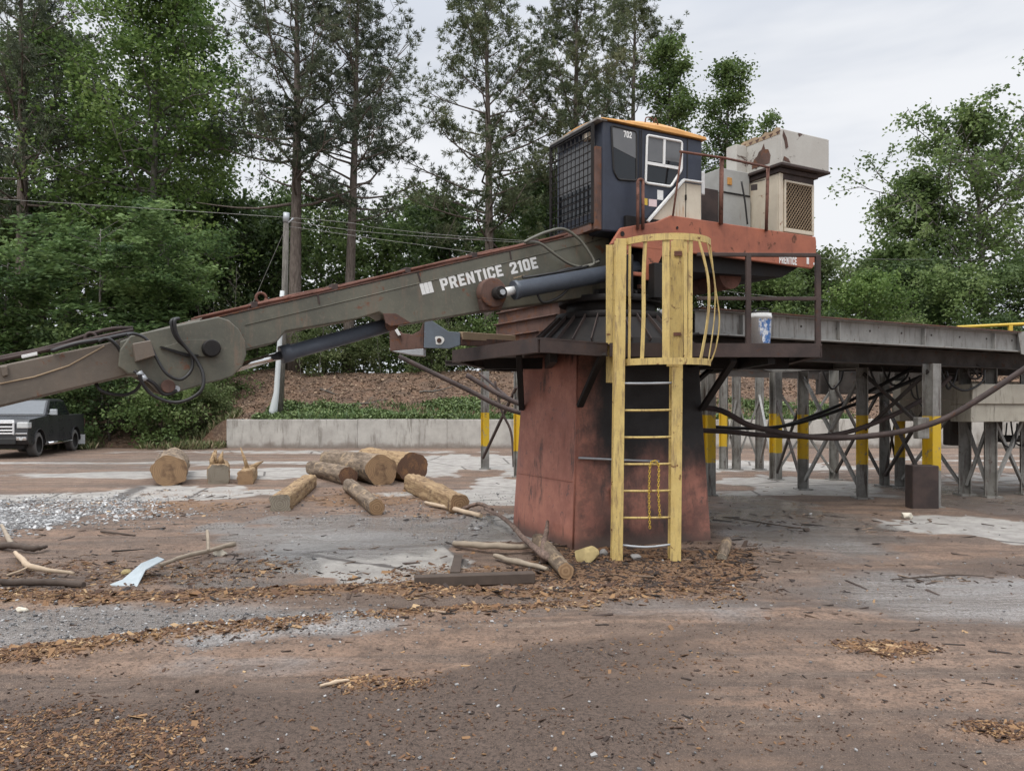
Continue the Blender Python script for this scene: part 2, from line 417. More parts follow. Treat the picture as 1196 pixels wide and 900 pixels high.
c = t.mix(t.math('MULTIPLY', wm_, .55), c, t.mix(nm, (.115, .105, .10), (.185, .172, .162)))
chc = t.mix(nf, (.30, .165, .075), (.085, .045, .026))
pm = t.math('MULTIPLY', edge('pale', 1.3, .7, .3, .7), t.ramp(band, .35, .55, 1, .45))
c = t.mix(pm, c, t.mix(t.ramp(nf, .38, .64), (.33, .312, .298), (.15, .138, .128)))
c = t.mix(t.math('MULTIPLY', edge('chips', 9, .9, .35, .7), .72), c, chc)
t.color(c)
pud = t.math('MULTIPLY', wm_, t.ramp(nb, .36, .52))
rg = t.math('SUBTRACT', .80, t.math('MULTIPLY', wm_, .28))
t.rough(t.math('SUBTRACT', rg, t.math('MULTIPLY', pud, .40)))
t.b.inputs['Specular IOR Level'].default_value = .42
h = t.math('ADD', t.math('MULTIPLY', nf, .7), t.math('MULTIPLY', nv, .35))
h = t.math('ADD', h, t.math('MULTIPLY', nm, .9))
h = t.math('MULTIPLY', h, t.math('SUBTRACT', 1, t.math('MULTIPLY', pud, .90)))
h = t.math('ADD', h, t.math('MULTIPLY', nc, .8)); h = t.math('ADD', h, t.math('MULTIPLY', rut, -1.2)); t.bump(h, .9, .026)
setting(link('ground', me, t.m))

# ------------------------------------------------------------------ hill behind the yard
WALLX0 = -11.45
def hz(X, Y):
    X = np.asarray(X, float); Y = np.asarray(Y, float)
    a = 1.12 + 2.3 * sstep(31.9, 40.5, Y); b = -.15 + 3.55 * sstep(30.6, 40, Y)
    k = sstep(WALLX0 - 1.6, WALLX0 - .1, X)
    return b * (1 - k) + a * k + (fbm(X * .5, Y * .5, 4, 41) - .5) * .5 * sstep(32.3, 35, Y) + .03 * np.maximum(Y - 42, 0)
hx = np.arange(-95, 110, .8); hx = np.sort(np.concatenate([hx, np.arange(-13.4, -11.2, .2)])); hy = np.concatenate([[31.93], np.arange(32, 42, .4), np.arange(42, 130, 4)])
HX, HYY = np.meshgrid(hx, hy); HZ = hz(HX, HYY)
HX = np.vstack([HX[:1], HX]); HZ = np.vstack([HZ[:1] * 0 - .4, HZ]); HYY = np.vstack([HYY[:1] - .004, HYY])
n1, n2 = HX.shape
me = bpy.data.meshes.new('hill'); me.vertices.add(n1 * n2)
me.vertices.foreach_set('co', np.stack([HX, HYY, HZ], -1).astype(np.float32).ravel())
ii = (np.arange(n1 - 1)[:, None] * n2 + np.arange(n2 - 1)[None, :]).ravel()
q = np.stack([ii, ii + 1, ii + n2 + 1, ii + n2], 1).astype(np.int32)
me.loops.add(q.size); me.polygons.add(len(q)); me.loops.foreach_set('vertex_index', q.ravel())
me.polygons.foreach_set('loop_start', np.arange(0, q.size, 4, dtype=np.int32)); me.update(calc_edges=True)
t = NT('leaf_litter_soil'); p = t.pos()
c = t.mix(t.ramp(t.noise(p, 1.2, 6, .6), .35, .65), (.175, .100, .062), (.092, .058, .040))
c = t.mix(t.ramp(t.noise(p, 9, 6, .75), .45, .7), c, (.27, .19, .13))
t.color(c); t.rough(.95); t.bump(t.noise(p, 7, 8, .75), 1.0, .12)
setting(link('hill', me, t.m))

# ------------------------------------------------------------------ scattered small stuff
def stuff_mat(name, stops, rough=.85):
    t = NT(name); a = t.attr('tint')
    n = t.node('ShaderNodeValToRGB'); t.link(a, n.inputs[0]); cr = n.color_ramp
    cr.elements[0].position = 0; cr.elements[0].color = (*stops[0], 1); cr.elements[1].position = 1; cr.elements[1].color = (*stops[-1], 1)
    for i, s in enumerate(stops[1:-1]):
        e = cr.elements.new((i + 1) / (len(stops) - 1)); e.color = (*s, 1)
    t.color(n.outputs[0]); t.rough(rough); return t.m
rng = np.random.default_rng(4)
def slabs(name, X, Y, Z, L, W, T, rng, tiltmax=.35, tint=None):
    """thin tumbled chips with real thickness (top + four sides)"""
    n = len(X); a = rng.uniform(0, 2 * np.pi, n); ti = rng.normal(0, tiltmax, (n, 2))
    ux = np.stack([np.cos(a), np.sin(a), ti[:, 0]], 1); uy = np.stack([-np.sin(a), np.cos(a), ti[:, 1]], 1); uz = np.cross(unit(ux), unit(uy))
    c = np.stack([X, Y, Z + T * .4], 1); hx = unit(ux) * (L / 2)[:, None]; hy = unit(uy) * (W / 2)[:, None]; up = uz * T[:, None]
    k = rng.uniform(.5, 1, (n, 1))
    A, B, C, D = c - hx - hy * k, c + hx - hy, c + hx * k + hy, c - hx + hy * k
    a2, b2, c2, d2 = A - up, B - up, C - up, D - up
    V = np.concatenate([np.stack(s, 1) for s in ((A, B, C, D), (a2, b2, B, A), (b2, c2, C, B), (c2, d2, D, C), (d2, a2, A, D))])
    tt = np.tile(tint if tint is not None else rng.random(n), 5)
    return quads_mesh(name, V, tt)
# sample in perspective so near chips are many and far ones few
n = 680000
sy = rng.uniform(560, 915, n); sx = rng.uniform(-230, 1400, n)
Yg = EYE * F / (sy - HY); Xg = (sx - CX) / F * Yg
c_, w_, g_, ch_, d_, _, _ = masks(Xg, Yg)
keep = rng.random(n) < (ch_ * .46 + (.006 + .020 * d_) * np.clip((fbm(Xg * 1.6 + 5, Yg * 2.2, 4, 66) - .3) * 4, .08, 2.2)) * np.clip((sy - 500) / 300, .25, 1)
X, Y, ch = Xg[keep], Yg[keep], ch_[keep]
L = np.minimum(rng.lognormal(math.log(.0125), .7, len(X)), .075) * np.clip(Y / 4.5, .8, 2.1) * (.8 + .35 * (ch > .25))
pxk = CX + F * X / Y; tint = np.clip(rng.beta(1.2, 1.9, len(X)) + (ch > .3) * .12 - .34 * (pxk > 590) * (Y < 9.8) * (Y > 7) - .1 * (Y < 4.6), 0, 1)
Zc = rowsum(X, Y)
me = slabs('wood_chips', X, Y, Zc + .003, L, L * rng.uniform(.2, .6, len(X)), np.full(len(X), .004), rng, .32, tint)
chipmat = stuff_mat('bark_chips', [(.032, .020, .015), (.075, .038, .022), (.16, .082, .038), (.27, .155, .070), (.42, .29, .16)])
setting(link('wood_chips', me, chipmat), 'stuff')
keep = rng.random(n) < (g_ * .30 + .0018) * np.clip((sy - 480) / 200, .3, 1)
X, Y = Xg[keep], Yg[keep]
L = rng.lognormal(math.log(.016), .4, len(X)) * np.clip(Y / 8, .55, 1.1)
me = slabs('gravel', X, Y, rowsum(X, Y) + .006, L, L * rng.uniform(.6, 1, len(X)), L * .4, rng, .3, rng.random(len(X)))
setting(link('gravel', me, stuff_mat('crushed_stone', [(.07, .068, .07), (.15, .147, .145), (.25, .245, .24), (.42, .41, .40)])), 'stuff')
k2 = rng.random(n) < pellipse(Xg, Yg, -80, 185, 580, 620) * .26
X, Y = Xg[k2], Yg[k2]; L = rng.lognormal(math.log(.03), .35, len(X))
me = slabs('white_gravel', X, Y, rowsum(X, Y) + .008, L, L * rng.uniform(.6, 1, len(X)), L * .4, rng, .3, rng.random(len(X)))
setting(link('white_gravel', me, stuff_mat('white_stone', [(.12, .12, .12), (.26, .26, .258), (.42, .415, .41), (.60, .60, .585)])), 'stuff')
# bark and twig litter in darker strips
keep = rng.random(n) < .0007 * np.clip((Yg - 3.4) / 3, .12, 2) + .02 * ch_ * (Yg > 6) + .02 * (pellipse(Xg, Yg, 838, 930, 632, 668) + pellipse(Xg, Yg, 990, 1230, 668, 678) + .5 * pellipse(Xg, Yg, 830, 1100, 596, 622))
X, Y = Xg[keep], Yg[keep]
L = rng.lognormal(math.log(.10), .5, len(X)) * np.clip(Y / 9, .35, 1.3)
me = slabs('bark_litter', X, Y, rowsum(X, Y) + .004, L, L * rng.uniform(.08, .25, len(X)), np.full(len(X), .007), rng, .1, rng.random(len(X)) ** 1.5)
setting(link('bark_litter', me, stuff_mat('dark_bark', [(.022, .016, .013), (.05, .032, .024), (.12, .078, .052), (.28, .20, .14)])), 'stuff')
# fallen leaves on the bank
n = 26000
X = rng.uniform(-24, 26, n); Y = rng.uniform(32.1, 41, n)
L = rng.uniform(.05, .16, n)
me = slabs('fallen_leaves', X, Y, hz(X, Y) + .02, L, L * rng.uniform(.35, .7, n), np.full(n, .012), rng, .45)
setting(link('fallen_leaves', me, stuff_mat('brown_leaves', [(.05, .034, .024), (.13, .082, .052), (.22, .14, .09), (.38, .28, .19)])), 'stuff')

# ------------------------------------------------------------------ retaining wall
t = NT('old_concrete'); p = t.pos()
c = t.mix(t.ramp(t.noise(p, 1.3, 7, .65), .35, .68), (.47, .45, .41), (.36, .34, .31))
c = t.mix(t.ramp(t.noise(t.scaled(p, (3.2, 3.2, .5)), 1.5, 7, .7), .50, .68, 0, .75), c, (.19, .172, .148))
z = t.xyz(p)[2]
c = t.mix(t.ramp(t.math('ADD', z, t.math('MULTIPLY', t.noise(p, 2.4, 5, .6), .5)), .28, .52, .75, 0), c, (.16, .125, .10))
t.color(c); t.rough(.9); t.bump(t.noise(p, 14, 7, .7), .4, .03); MATS['conc'] = t.m
root = thing('retaining_wall', 'long low grey cast concrete retaining wall along the foot of the bank', 'wall', (0, 31.6, 0))
xs_ = [WALLX0, -6.2, -2.6, 2.4, 7.6, 12.9, 18.2, 24, 32]
for i in range(len(xs_) - 1):
    m = MB(); x0, x1 = xs_[i] + (.002 if i else 0), xs_[i + 1] - .002
    m.box(((x0 + x1) / 2, 31.75, .47 + .012 * (i % 2)), (x1 - x0, .34, 1.36))
    m.build('wall_panel', MATS['conc'], root, .018, 2)
# ------------------------------------------------------------------ weeds on top of the wall
def blades(name, X, Y, Z, hgt, rng, width=.03):
    n = len(X); b = np.stack([X, Y, Z], 1); d = unit(np.stack([rng.normal(0, .55, n), rng.normal(0, .55, n), np.ones(n)], 1))
    s = unit(np.stack([rng.normal(size=n), rng.normal(size=n), np.zeros(n)], 1)) * width
    tip = b + d * hgt[:, None]; mid = b + d * hgt[:, None] * .5 + [0, 0, .02]
    return quads_mesh(name, np.stack([b - s * .4, mid - s, tip, mid + s], 1), rng.random(n))
n = 15000
X = rng.uniform(-10.3, 14, n); Y = 31.72 + rng.random(n) ** 1.7 * 3.4
dens = sstep(.54, .70, fbm(X * .7, Y * .8, 4, 77) + .13 * (1 - (Y - 31.95) / 3.0) + .05 * (X > -6.5))
k = rng.random(n) < dens; X, Y = X[k], Y[k]
hgt = rng.uniform(.08, .34, len(X)) * (.5 + fbm(X * .9, Y * .9, 3, 5))
hgt = hgt * (1 + .9 * (rng.random(len(X)) < .08)); me = blades('weeds', X, Y, hz(X, np.maximum(Y, 31.93)) - .02 + .02 * (Y < 31.93), hgt, rng, .022)
grassmat = stuff_mat('weed_green', [(.035, .06, .018), (.06, .115, .03), (.10, .16, .045), (.16, .19, .07)], .6)
setting(link('weeds', me, grassmat), 'stuff')
n = 90000
X = rng.uniform(-10.5, 14, n); Y = 31.62 + rng.random(n) ** 1.5 * 3.6
dn_ = sstep(.57, .69, fbm(X * .55 + 9, Y * .7, 4, 177) + .10 * (1 - (Y - 31.95) / 3.0)); k = rng.random(n) < dn_; X, Y, dn_ = X[k], Y[k], dn_[k]
zz_ = hz(X, np.maximum(Y, 31.93)) + rng.random(len(X)) * .42 * dn_ * fbm(X * 1.2, Y * 1.2, 3, 8) - .25 * (Y < 31.8) * rng.random(len(X))
V = leaf_quads(np.stack([X, Y, zz_], 1), unit(rng.normal(size=(len(X), 3)) * [1, 1, .5]), .13, .075, rng, .4)
setting(link('ground_ivy', quads_mesh('ground_ivy', V, rng.random(len(X))), stuff_mat('ivy_green', [(.05, .075, .022), (.085, .13, .038), (.13, .19, .06), (.20, .25, .10)], .55)), 'stuff')
n = 16000
X = rng.uniform(-24, -11.4, n); Y = rng.uniform(30.3, 33.5, n)
k = rng.random(n) < sstep(.4, .6, fbm(X * .8, Y * .8, 3, 9)); X, Y = X[k], Y[k]
me = blades('rough_grass', X, Y, np.maximum(hz(X, np.maximum(Y, 31.93)) * (Y > 31.9), -.02), rng.uniform(.12, .45, len(X)), rng, .03)
setting(link('rough_grass', me, stuff_mat('grass_green', [(.05, .065, .02), (.09, .12, .035), (.17, .16, .075), (.2, .15, .09)], .7)), 'stuff')
# ================================================================== trees
def bark(name, a, b, sc=(14, 14, 2.5)):
    t = NT(name); p = t.pos(); n = t.noise(t.scaled(p, sc), 1, 7, .7)
    t.color(t.mix(t.ramp(n, .3, .7), a, b)); t.rough(.95); t.bump(n, 1, .05); return t.m
BARK_PINE = bark('pine_bark', (.075, .058, .048), (.20, .165, .14))
BARK_GREY = bark('grey_bark', (.085, .078, .066), (.20, .185, .165))
BARK_DARK = bark('dark_bark_wood', (.045, .036, .028), (.11, .09, .072))
def foliage(name, stops, trans=.35):
    stops = [tuple(v * 1.55 for v in q) for q in stops]
    m = stuff_mat(name, stops, .55); t = m.node_tree
    b = t.nodes['Principled BSDF']; ra = b.inputs['Base Color'].links[0].from_socket
    tr = t.nodes.new('ShaderNodeBsdfTranslucent'); mx = t.nodes.new('ShaderNodeMixShader'); mx.inputs[0].default_value = trans
    t.links.new(ra, tr.inputs[0]); t.links.new(b.outputs[0], mx.inputs[1]); t.links.new(tr.outputs[0], mx.inputs[2])
    t.links.new(mx.outputs[0], t.nodes['Material Output'].inputs['Surface']); b.inputs['Specular IOR Level'].default_value = .25
    return m
FOL = {
 'pine': foliage('pine_needles', [(.026, .036, .024), (.060, .074, .044), (.095, .108, .066), (.15, .15, .095)], .3),
 'pine_warm': foliage('pine_needles_warm', [(.028, .040, .020), (.070, .086, .042), (.112, .126, .064), (.17, .16, .09)], .3),
 'bright': foliage('leaves_bright', [(.036, .066, .018), (.070, .112, .030), (.115, .168, .048), (.18, .24, .08)], .42),
 'mid': foliage('leaves_mid', [(.034, .056, .018), (.066, .100, .032), (.108, .150, .050), (.165, .21, .085)], .4),
 'dark': foliage('leaves_dark', [(.022, .038, .014), (.042, .066, .022), (.068, .100, .034), (.10, .138, .052)], .35),
 'feather': foliage('leaves_feathery', [(.028, .052, .020), (.072, .118, .040), (.125, .185, .066), (.19, .26, .10)], .4),
 'olive': foliage('leaves_olive', [(.040, .060, .022), (.070, .092, .034), (.10, .125, .052), (.14, .155, .075)], .4),
}
def stem_path(H, rng, lean=.02, n=7):
    dx, dy = rng.normal(0, lean, 2); ph = rng.uniform(0, 6, 2)
    return [Vector((dx * H * (i / n) + .004 * H * math.sin(ph[0] + 4 * i / n), dy * H * (i / n) + .004 * H * math.sin(ph[1] + 4 * i / n), H * i / n)) for i in range(n + 1)]
def along(path, f):
    x = f * (len(path) - 1); i = min(int(x), len(path) - 2); return path[i].lerp(path[i + 1], x - i)
def pine_mesh(H, base, Rm, tr, seed, nb=60, tufts=7, top=.25, dens=1.0):
    """bare lower trunk, long limbs that sweep up at the tips and end in balls of needles"""
    rng = np.random.default_rng(seed); m = MB(); path = stem_path(H, rng, .012)
    m.tube(path, [tr * (1 - .86 * (i / 7) ** 1.15) * (1.25 if i == 0 else 1) for i in range(8)], 9)
    cs, axs, tn = [], [], []
    for k in range(nb):
        u = (k + rng.random()) / nb; f = base + (1 - base) * u; o = along(path, min(f, .99))
        prof = (.55 + .45 * math.sin(min(1, u * 1.7 + .25) * math.pi * .5)) * (1 - u ** 2.6 * (1 - top))
        L = Rm * prof * rng.uniform(.55, 1.15); az = k * 2.4 + rng.normal(0, .5); el = -.05 + .75 * u + rng.normal(0, .17)
        d = Vector((math.cos(az) * math.cos(el), math.sin(az) * math.cos(el), math.sin(el)))
        dead = u < .14 and rng.random() < .5
        pts = [o]; dd = d.copy()
        for s in range(5):
            dd = (dd + Vector((rng.normal(0, .13), rng.normal(0, .13), .07 + rng.normal(0, .08)))).normalized(); pts.append(pts[-1] + dd * L / 5)
        r0 = tr * .26 * (1 - .6 * u) * (.6 + .4 * L / Rm)
        m.tube(pts, [r0 * (1 - .8 * i / 5) for i in range(6)], 5, cap=False)
        if dead: continue
        br_t = rng.normal(0, .14)
        nt_ = max(3, int(tufts * (.5 + L / Rm)))
        for j in range(nt_):
            s = .3 + .7 * (j + .8) / nt_ if j < nt_ - 1 else 1.0
            q = along(pts, min(s, .999)); tw = (dd * .7 + Vector(rng.normal(0, .65, 3)) + Vector((0, 0, .25))).normalized() * (L * rng.uniform(.10, .26) + .2)
            e = q + tw; m.tube([q, (q + e) / 2 + Vector((0, 0, .03)), e], [r0 * .35, r0 * .25, r0 * .12], 4, cap=False)
            for g in range(int(rng.integers(5, 8) * dens)):
                gp = q.lerp(e, rng.uniform(.45, 1.05)) + Vector(rng.normal(0, .24, 3))
                n = 17; a = unit(rng.normal(size=(n, 3)) + np.array(tw.normalized()) * .75 + [0, 0, .35])
                cs.append(np.array(gp) + a * .15); axs.append(a); tn.append(np.clip(.38 + br_t + rng.normal(0, .09) + rng.normal(0, .12, n) + .15 * (u - .5), 0, 1))
    c = np.concatenate(cs); ax = np.concatenate(axs)
    return m, leaf_quads(c, ax, .29, .044, rng), np.concatenate(tn)
def broad_mesh(H, base, Rm, tr, seed, nl=26, leaf=.2, per=46, clump=.6, prof='round', up=.45, feather=False, sub=6, lw=.62):
    rng = np.random.default_rng(seed); m = MB(); path = stem_path(H * .93, rng, .03)
    m.tube(path, [tr * (1 - .85 * i / 7) * (1.3 if i == 0 else 1) for i in range(8)], 8)
    cs, axs, tn = [], [], []
    for k in range(nl):
        u = (k + rng.random()) / nl; f = base + (1 - base) * u; o = along(path, min(f, .985))
        if prof == 'round': pr = math.sin(math.pi * (.16 + .80 * u)) ** .7
        elif prof == 'column': pr = (1 - u ** 3) * .9 + .12
        elif prof == 'dome': pr = (.62 + .5 * math.sin(math.pi * min(1, u * .95 + .05))) * (1 - u ** 5) + .08
        elif prof == 'umbrella': pr = .55 + .5 * u
        else: pr = (1 - u) ** .75 + .15
        L = Rm * pr * rng.uniform(.65, 1.15); az = k * 2.4 + rng.normal(0, .4); el = up * (.25 + u) + rng.normal(0, .2)
        d = Vector((math.cos(az) * math.cos(el), math.sin(az) * math.cos(el), math.sin(el))); pts = [o]
        for s in range(4):
            d = (d + Vector((rng.normal(0, .18), rng.normal(0, .18), rng.normal(.04, .12)))).normalized(); pts.append(pts[-1] + d * L / 4)
        r0 = tr * .34 * (1 - .6 * u)
        m.tube(pts, [r0 * (1 - .8 * i / 4) for i in range(5)], 5, cap=False)
        lt = rng.normal(0, .13)
        for j in range(sub):
            s = .25 + .75 * (j + .7) / sub; q = along(pts, min(s, .999))
            tw = (d * .5 + Vector(rng.normal(0, .7, 3))).normalized() * (L * .26 + .25); e = q + tw
            if feather: e.z -= .12 * tw.length
            m.tube([q, q.lerp(e, .5), e], [r0 * .4, r0 * .3, r0 * .12], 4, cap=False)
            n = int(per * rng.uniform(.6, 1.35)); tt = rng.uniform(.35, 1.12, n)
            sp = clump * rng.uniform(.6, 1.2); g = rng.normal(0, 1, (n, 3)) * [sp, sp, sp * (.28 if feather else .62)]
            c = np.array(q)[None] * (1 - tt[:, None]) + np.array(e)[None] * tt[:, None] + g * .62
            if feather:
                a = unit(np.array([d.x, d.y, -.15])[None] + rng.normal(0, .45, (n, 3)) * [1, 1, .35])
            else: a = unit(rng.normal(size=(n, 3)) * [1, 1, .6] + [0, 0, -.25])
            cs.append(c); axs.append(a); tn.append(np.clip(.42 + lt + rng.normal(0, .15) + rng.normal(0, .13, n), 0, 1))
    c = np.concatenate(cs); ax = np.concatenate(axs)
    k = c[:, 2] > .05
    return m, leaf_quads(c[k], ax[k], leaf, leaf * lw, rng, .35), np.concatenate(tn)[k]
PROTO = {}
def plant(name, label, cat, x, y, mesh_key, maker, fol, barkm, rz=0, sc=1.0, group=None, sink=.15):
    """a tree or shrub standing on the hill; the same mesh may be grown twice with another turn and size"""
    z = float(hz(x, y)) if y > 31.9 else 0.0
    root = thing(name, label, cat, (x, y, z - sink), rz, group, local=True)
    root.scale = (sc, sc, sc)
    if mesh_key not in PROTO:
        m, V, tn = maker()
        ob = m.build('trunk', None); tm = ob.data; bpy.data.objects.remove(ob)
        PROTO[mesh_key] = (tm, quads_mesh('crown', V, tn))
    tm, cmh = PROTO[mesh_key]
    for nm, me, mt in (('trunk', tm, barkm), ('crown', cmh, fol)):
        o = bpy.data.objects.new(nm, me); COL.objects.link(o); o.parent = root
        if not me.materials: me.materials.append(mt)
    return root
def px(x, Y): return (x - CX) / F * Y
# --- the pines that rise above the machine (trunk position and top read from the photograph)
def pine(label, x, Y, ytop, base, Rm, tr, seed, fol='pine', **kw):
    X = px(x, Y); H = EYE + (HY - ytop) / F * Y - float(hz(X, Y)) + .15
    plant('pine_tree', label, 'pine tree', X, Y, 'pine%d' % seed, lambda: pine_mesh(H, base, Rm, tr, seed, **kw), FOL[fol], BARK_PINE, sink=.15)
pine('tall dark pine with a thick trunk at the far left edge of the wood', 22, 43, -60, .30, 5.2, .40, 1, nb=54)
pine('tall pine with long bare lower limbs, its trunk just beside the utility pole', 345, 40.5, -45, .40, 6.0, .37, 2, nb=50, dens=.9)
pine('pine with a clean straight trunk, first one to the right of the utility pole', 408, 41.5, -6, .40, 5.6, .31, 3, nb=52)
pine('pine with a full rounded top rising from behind the middle of the loader boom', 571, 44, 3, .32, 5.8, .33, 4, 'pine_warm', nb=54)
pine('pine directly behind the mesh front of the dark blue cab', 676, 46, -8, .36, 5.0, .33, 5, 'pine_warm', nb=56)
pine('narrow pine rising behind the roof of the dark blue cab', 738, 50, -4, .33, 4.8, .30, 6, 'pine_warm', nb=58)
# --- broadleaf trees
def broad(label, x, Y, ytop, base, Rm, tr, seed, fol, bk=None, name='leafy_tree', cat='tree', **kw):
    X = px(x, Y); H = EYE + (HY - ytop) / F * Y - float(hz(X, Y)) + .15
    plant(name, label, cat, X, Y, 'broad%d' % seed, lambda: broad_mesh(H, base, Rm, tr, seed, **kw), FOL[fol], bk or BARK_GREY)
broad('tall bright green leafy tree between the first two tall pines', 172, 42, -75, .22, 5.0, .30, 21, 'bright', nl=58, per=74, clump=.8, sub=9, prof='round', leaf=.24)
broad('leafy tree with mid green crown overlapping the dark pine at the far left', 85, 47, 10, .2, 4.6, .26, 22, 'mid', nl=44, per=66, clump=.85, sub=8, leaf=.24)
broad('narrow leafy tree with glossy green plumes right behind the cab roof', 778, 45, 18, .22, 3.0, .24, 23, 'mid', nl=42, per=54, clump=.55, sub=7, prof='column')
broad('pointed leafy tree rising between the cab and the rusted white cap box', 838, 46, 44, .16, 2.9, .22, 24, 'mid', nl=44, per=54, clump=.5, sub=7, prof='column')
broad('small leafy tree top showing just above the rusted white cap box', 893, 48, 112, .2, 2.4, .16, 25, 'mid', nl=22, per=44, clump=.45, prof='cone')
broad('big spreading tree standing alone against the sky at the far right', 1152, 56, 125, .30, 7.6, .34, 46, 'mid', nl=46, per=50, clump=.62, sub=9, leaf=.30, prof='dome', up=.6)
broad('upright tree with leaning crown next to the big one at the right', 1066, 60, 200, .2, 4.6, .24, 27, 'mid', nl=44, per=66, clump=.7, sub=8, leaf=.27, up=.7)
broad('dark leafy tree in the second row behind the far left pine', 45, 56, 25, .1, 5.6, .24, 28, 'dark', nl=44, per=46, clump=.95, sub=8, leaf=.3)
broad('dark leafy tree deep in the wood behind the bright green one', 215, 55, 70, .1, 5.6, .24, 29, 'dark', nl=44, per=46, clump=.95, sub=8, leaf=.3)
broad('tall leafy tree behind the pole, lower than the pines around it', 318, 58, 225, .1, 5.0, .22, 30, 'mid', nl=38, per=56, clump=.9, sub=8, leaf=.3)
broad('leafy tree low between two pine trunks above the boom', 498, 57, 238, .1, 5.2, .22, 34, 'mid', nl=38, per=56, clump=.9, sub=8, leaf=.3)
broad('leafy tree behind the mesh guard side of the cab', 628, 58, 205, .1, 4.8, .22, 35, 'dark', nl=38, per=56, clump=.9, sub=8, leaf=.3)
# feathery small trees at the left, in front of the wood
broad('feathery light green small tree behind the elbow of the loader boom', 118, 35, 250, .35, 3.5, .11, 31, 'feather', nl=24, per=64, clump=.42, sub=8, leaf=.26, lw=.4, feather=True, prof='umbrella', up=.35, name='mimosa_tree')
broad('feathery pale green small tree leaning out at the very left edge of the picture', 2, 34.5, 285, .4, 2.6, .10, 32, 'feather', nl=20, per=64, clump=.5, sub=8, leaf=.26, lw=.4, feather=True, prof='umbrella', up=.3, name='mimosa_tree')
broad('slender feathery small tree with a pale stem next to bare saplings left of the pole', 196, 36.5, 278, .4, 2.6, .08, 33, 'feather', nl=24, per=72, clump=.55, sub=7, leaf=.24, lw=.4, feather=True, prof='umbrella', up=.45, name='mimosa_tree')
# understorey and background wood: each tree one object, four crowns grown at different turns and sizes
und = [('rounded small tree with dark green leaves at the left end of the wood', -40, 46, 0, 'dark', 1.15), ('dark small tree in the shade beneath the tall dark pine', 50, 49, 1, 'dark', 1.0), ('dense mid green small tree behind the feathery light green one', 135, 46, 2, 'mid', 1.1),
       ('dark small tree filling the gap under the bright green tree', 205, 50, 3, 'dark', 1.15), ('dark bushy tree behind bare saplings beside the pole', 268, 47, 0, 'dark', .95), ('low dark tree just behind the utility pole', 318, 51, 1, 'dark', 1.0),
       ('mid green small tree between the two straight pine trunks right of the pole', 378, 50, 2, 'mid', .95), ('bright small tree beyond the trunk of the clean straight pine', 445, 48, 3, 'mid', .95), ('dark small tree over the lettering on the boom', 520, 50, 0, 'dark', 1.0),
       ('mid green small tree beneath the full rounded pine top', 590, 49, 1, 'mid', .85), ('dark small tree behind the left edge of the cab guard', 640, 52, 2, 'dark', 1.05), ('mid green small tree hidden mostly by the cab', 715, 54, 3, 'mid', 1.0),
       ('mid green tree in the far wood below the lone pine behind the cab', 770, 56, 0, 'mid', .95)]
for i, (lab, x, Y, v, fol, s) in enumerate(und):
    kw = [dict(H=11.5, base=.06, Rm=4.4, tr=.15, seed=41), dict(H=10.5, base=.05, Rm=4.6, tr=.14, seed=42), dict(H=12.5, base=.08, Rm=4.2, tr=.16, seed=43), dict(H=10, base=.05, Rm=4.4, tr=.13, seed=44)][v]
    kw = dict(kw, nl=32, per=40, clump=.8, sub=7, leaf=.3)
    key = 'und%d%s' % (v, fol)
    plant('understorey_tree', lab, 'tree', px(x, Y), Y, key, lambda kw=kw: broad_mesh(**kw), FOL[fol], BARK_DARK, rz=i * 1.3, sc=s)
# right-hand tree line beyond the log deck
rt = [('dark rounded bush filling the gap under the orange frame', 846, 47, 312, 'dark', 51), ('green bush under the lettered end of the orange frame', 905, 46, 318, 'mid', 52), ('pointed olive bush by the last railing post', 962, 50, 305, 'olive', 53), ('yellow green bush over the grey deck beam, brightest in its row', 1012, 45, 322, 'bright', 54),
      ('dark bush under the upright leaning tree', 1062, 49, 305, 'dark', 55), ('mid green bush in front of the lone big tree trunk', 1118, 45, 318, 'mid', 52), ('dark bush below the big lone tree at the picture edge', 1180, 47, 308, 'dark', 51), ('olive bush just past the right picture edge', 1246, 47, 300, 'olive', 53), ('small bush in the tree line between the cap box and the railing', 935, 56, 306, 'olive', 54),
      ('round green bush further back left of the leaning tree', 1036, 58, 290, 'mid', 55)]
for i, (lab, x, Y, yt, fol, sd) in enumerate(rt):
    X = px(x, Y); H = EYE + (HY - yt) / F * Y - float(hz(X, Y))
    plant('bush', lab, 'bush', X, Y, 'rt%d%s' % (sd, fol), lambda sd=sd: broad_mesh(6.5, .02, 3.4, .09, sd, nl=30, per=46, clump=.6, sub=7, leaf=.23), FOL[fol], BARK_DARK, rz=i * 2.1, sc=H / 6.6)
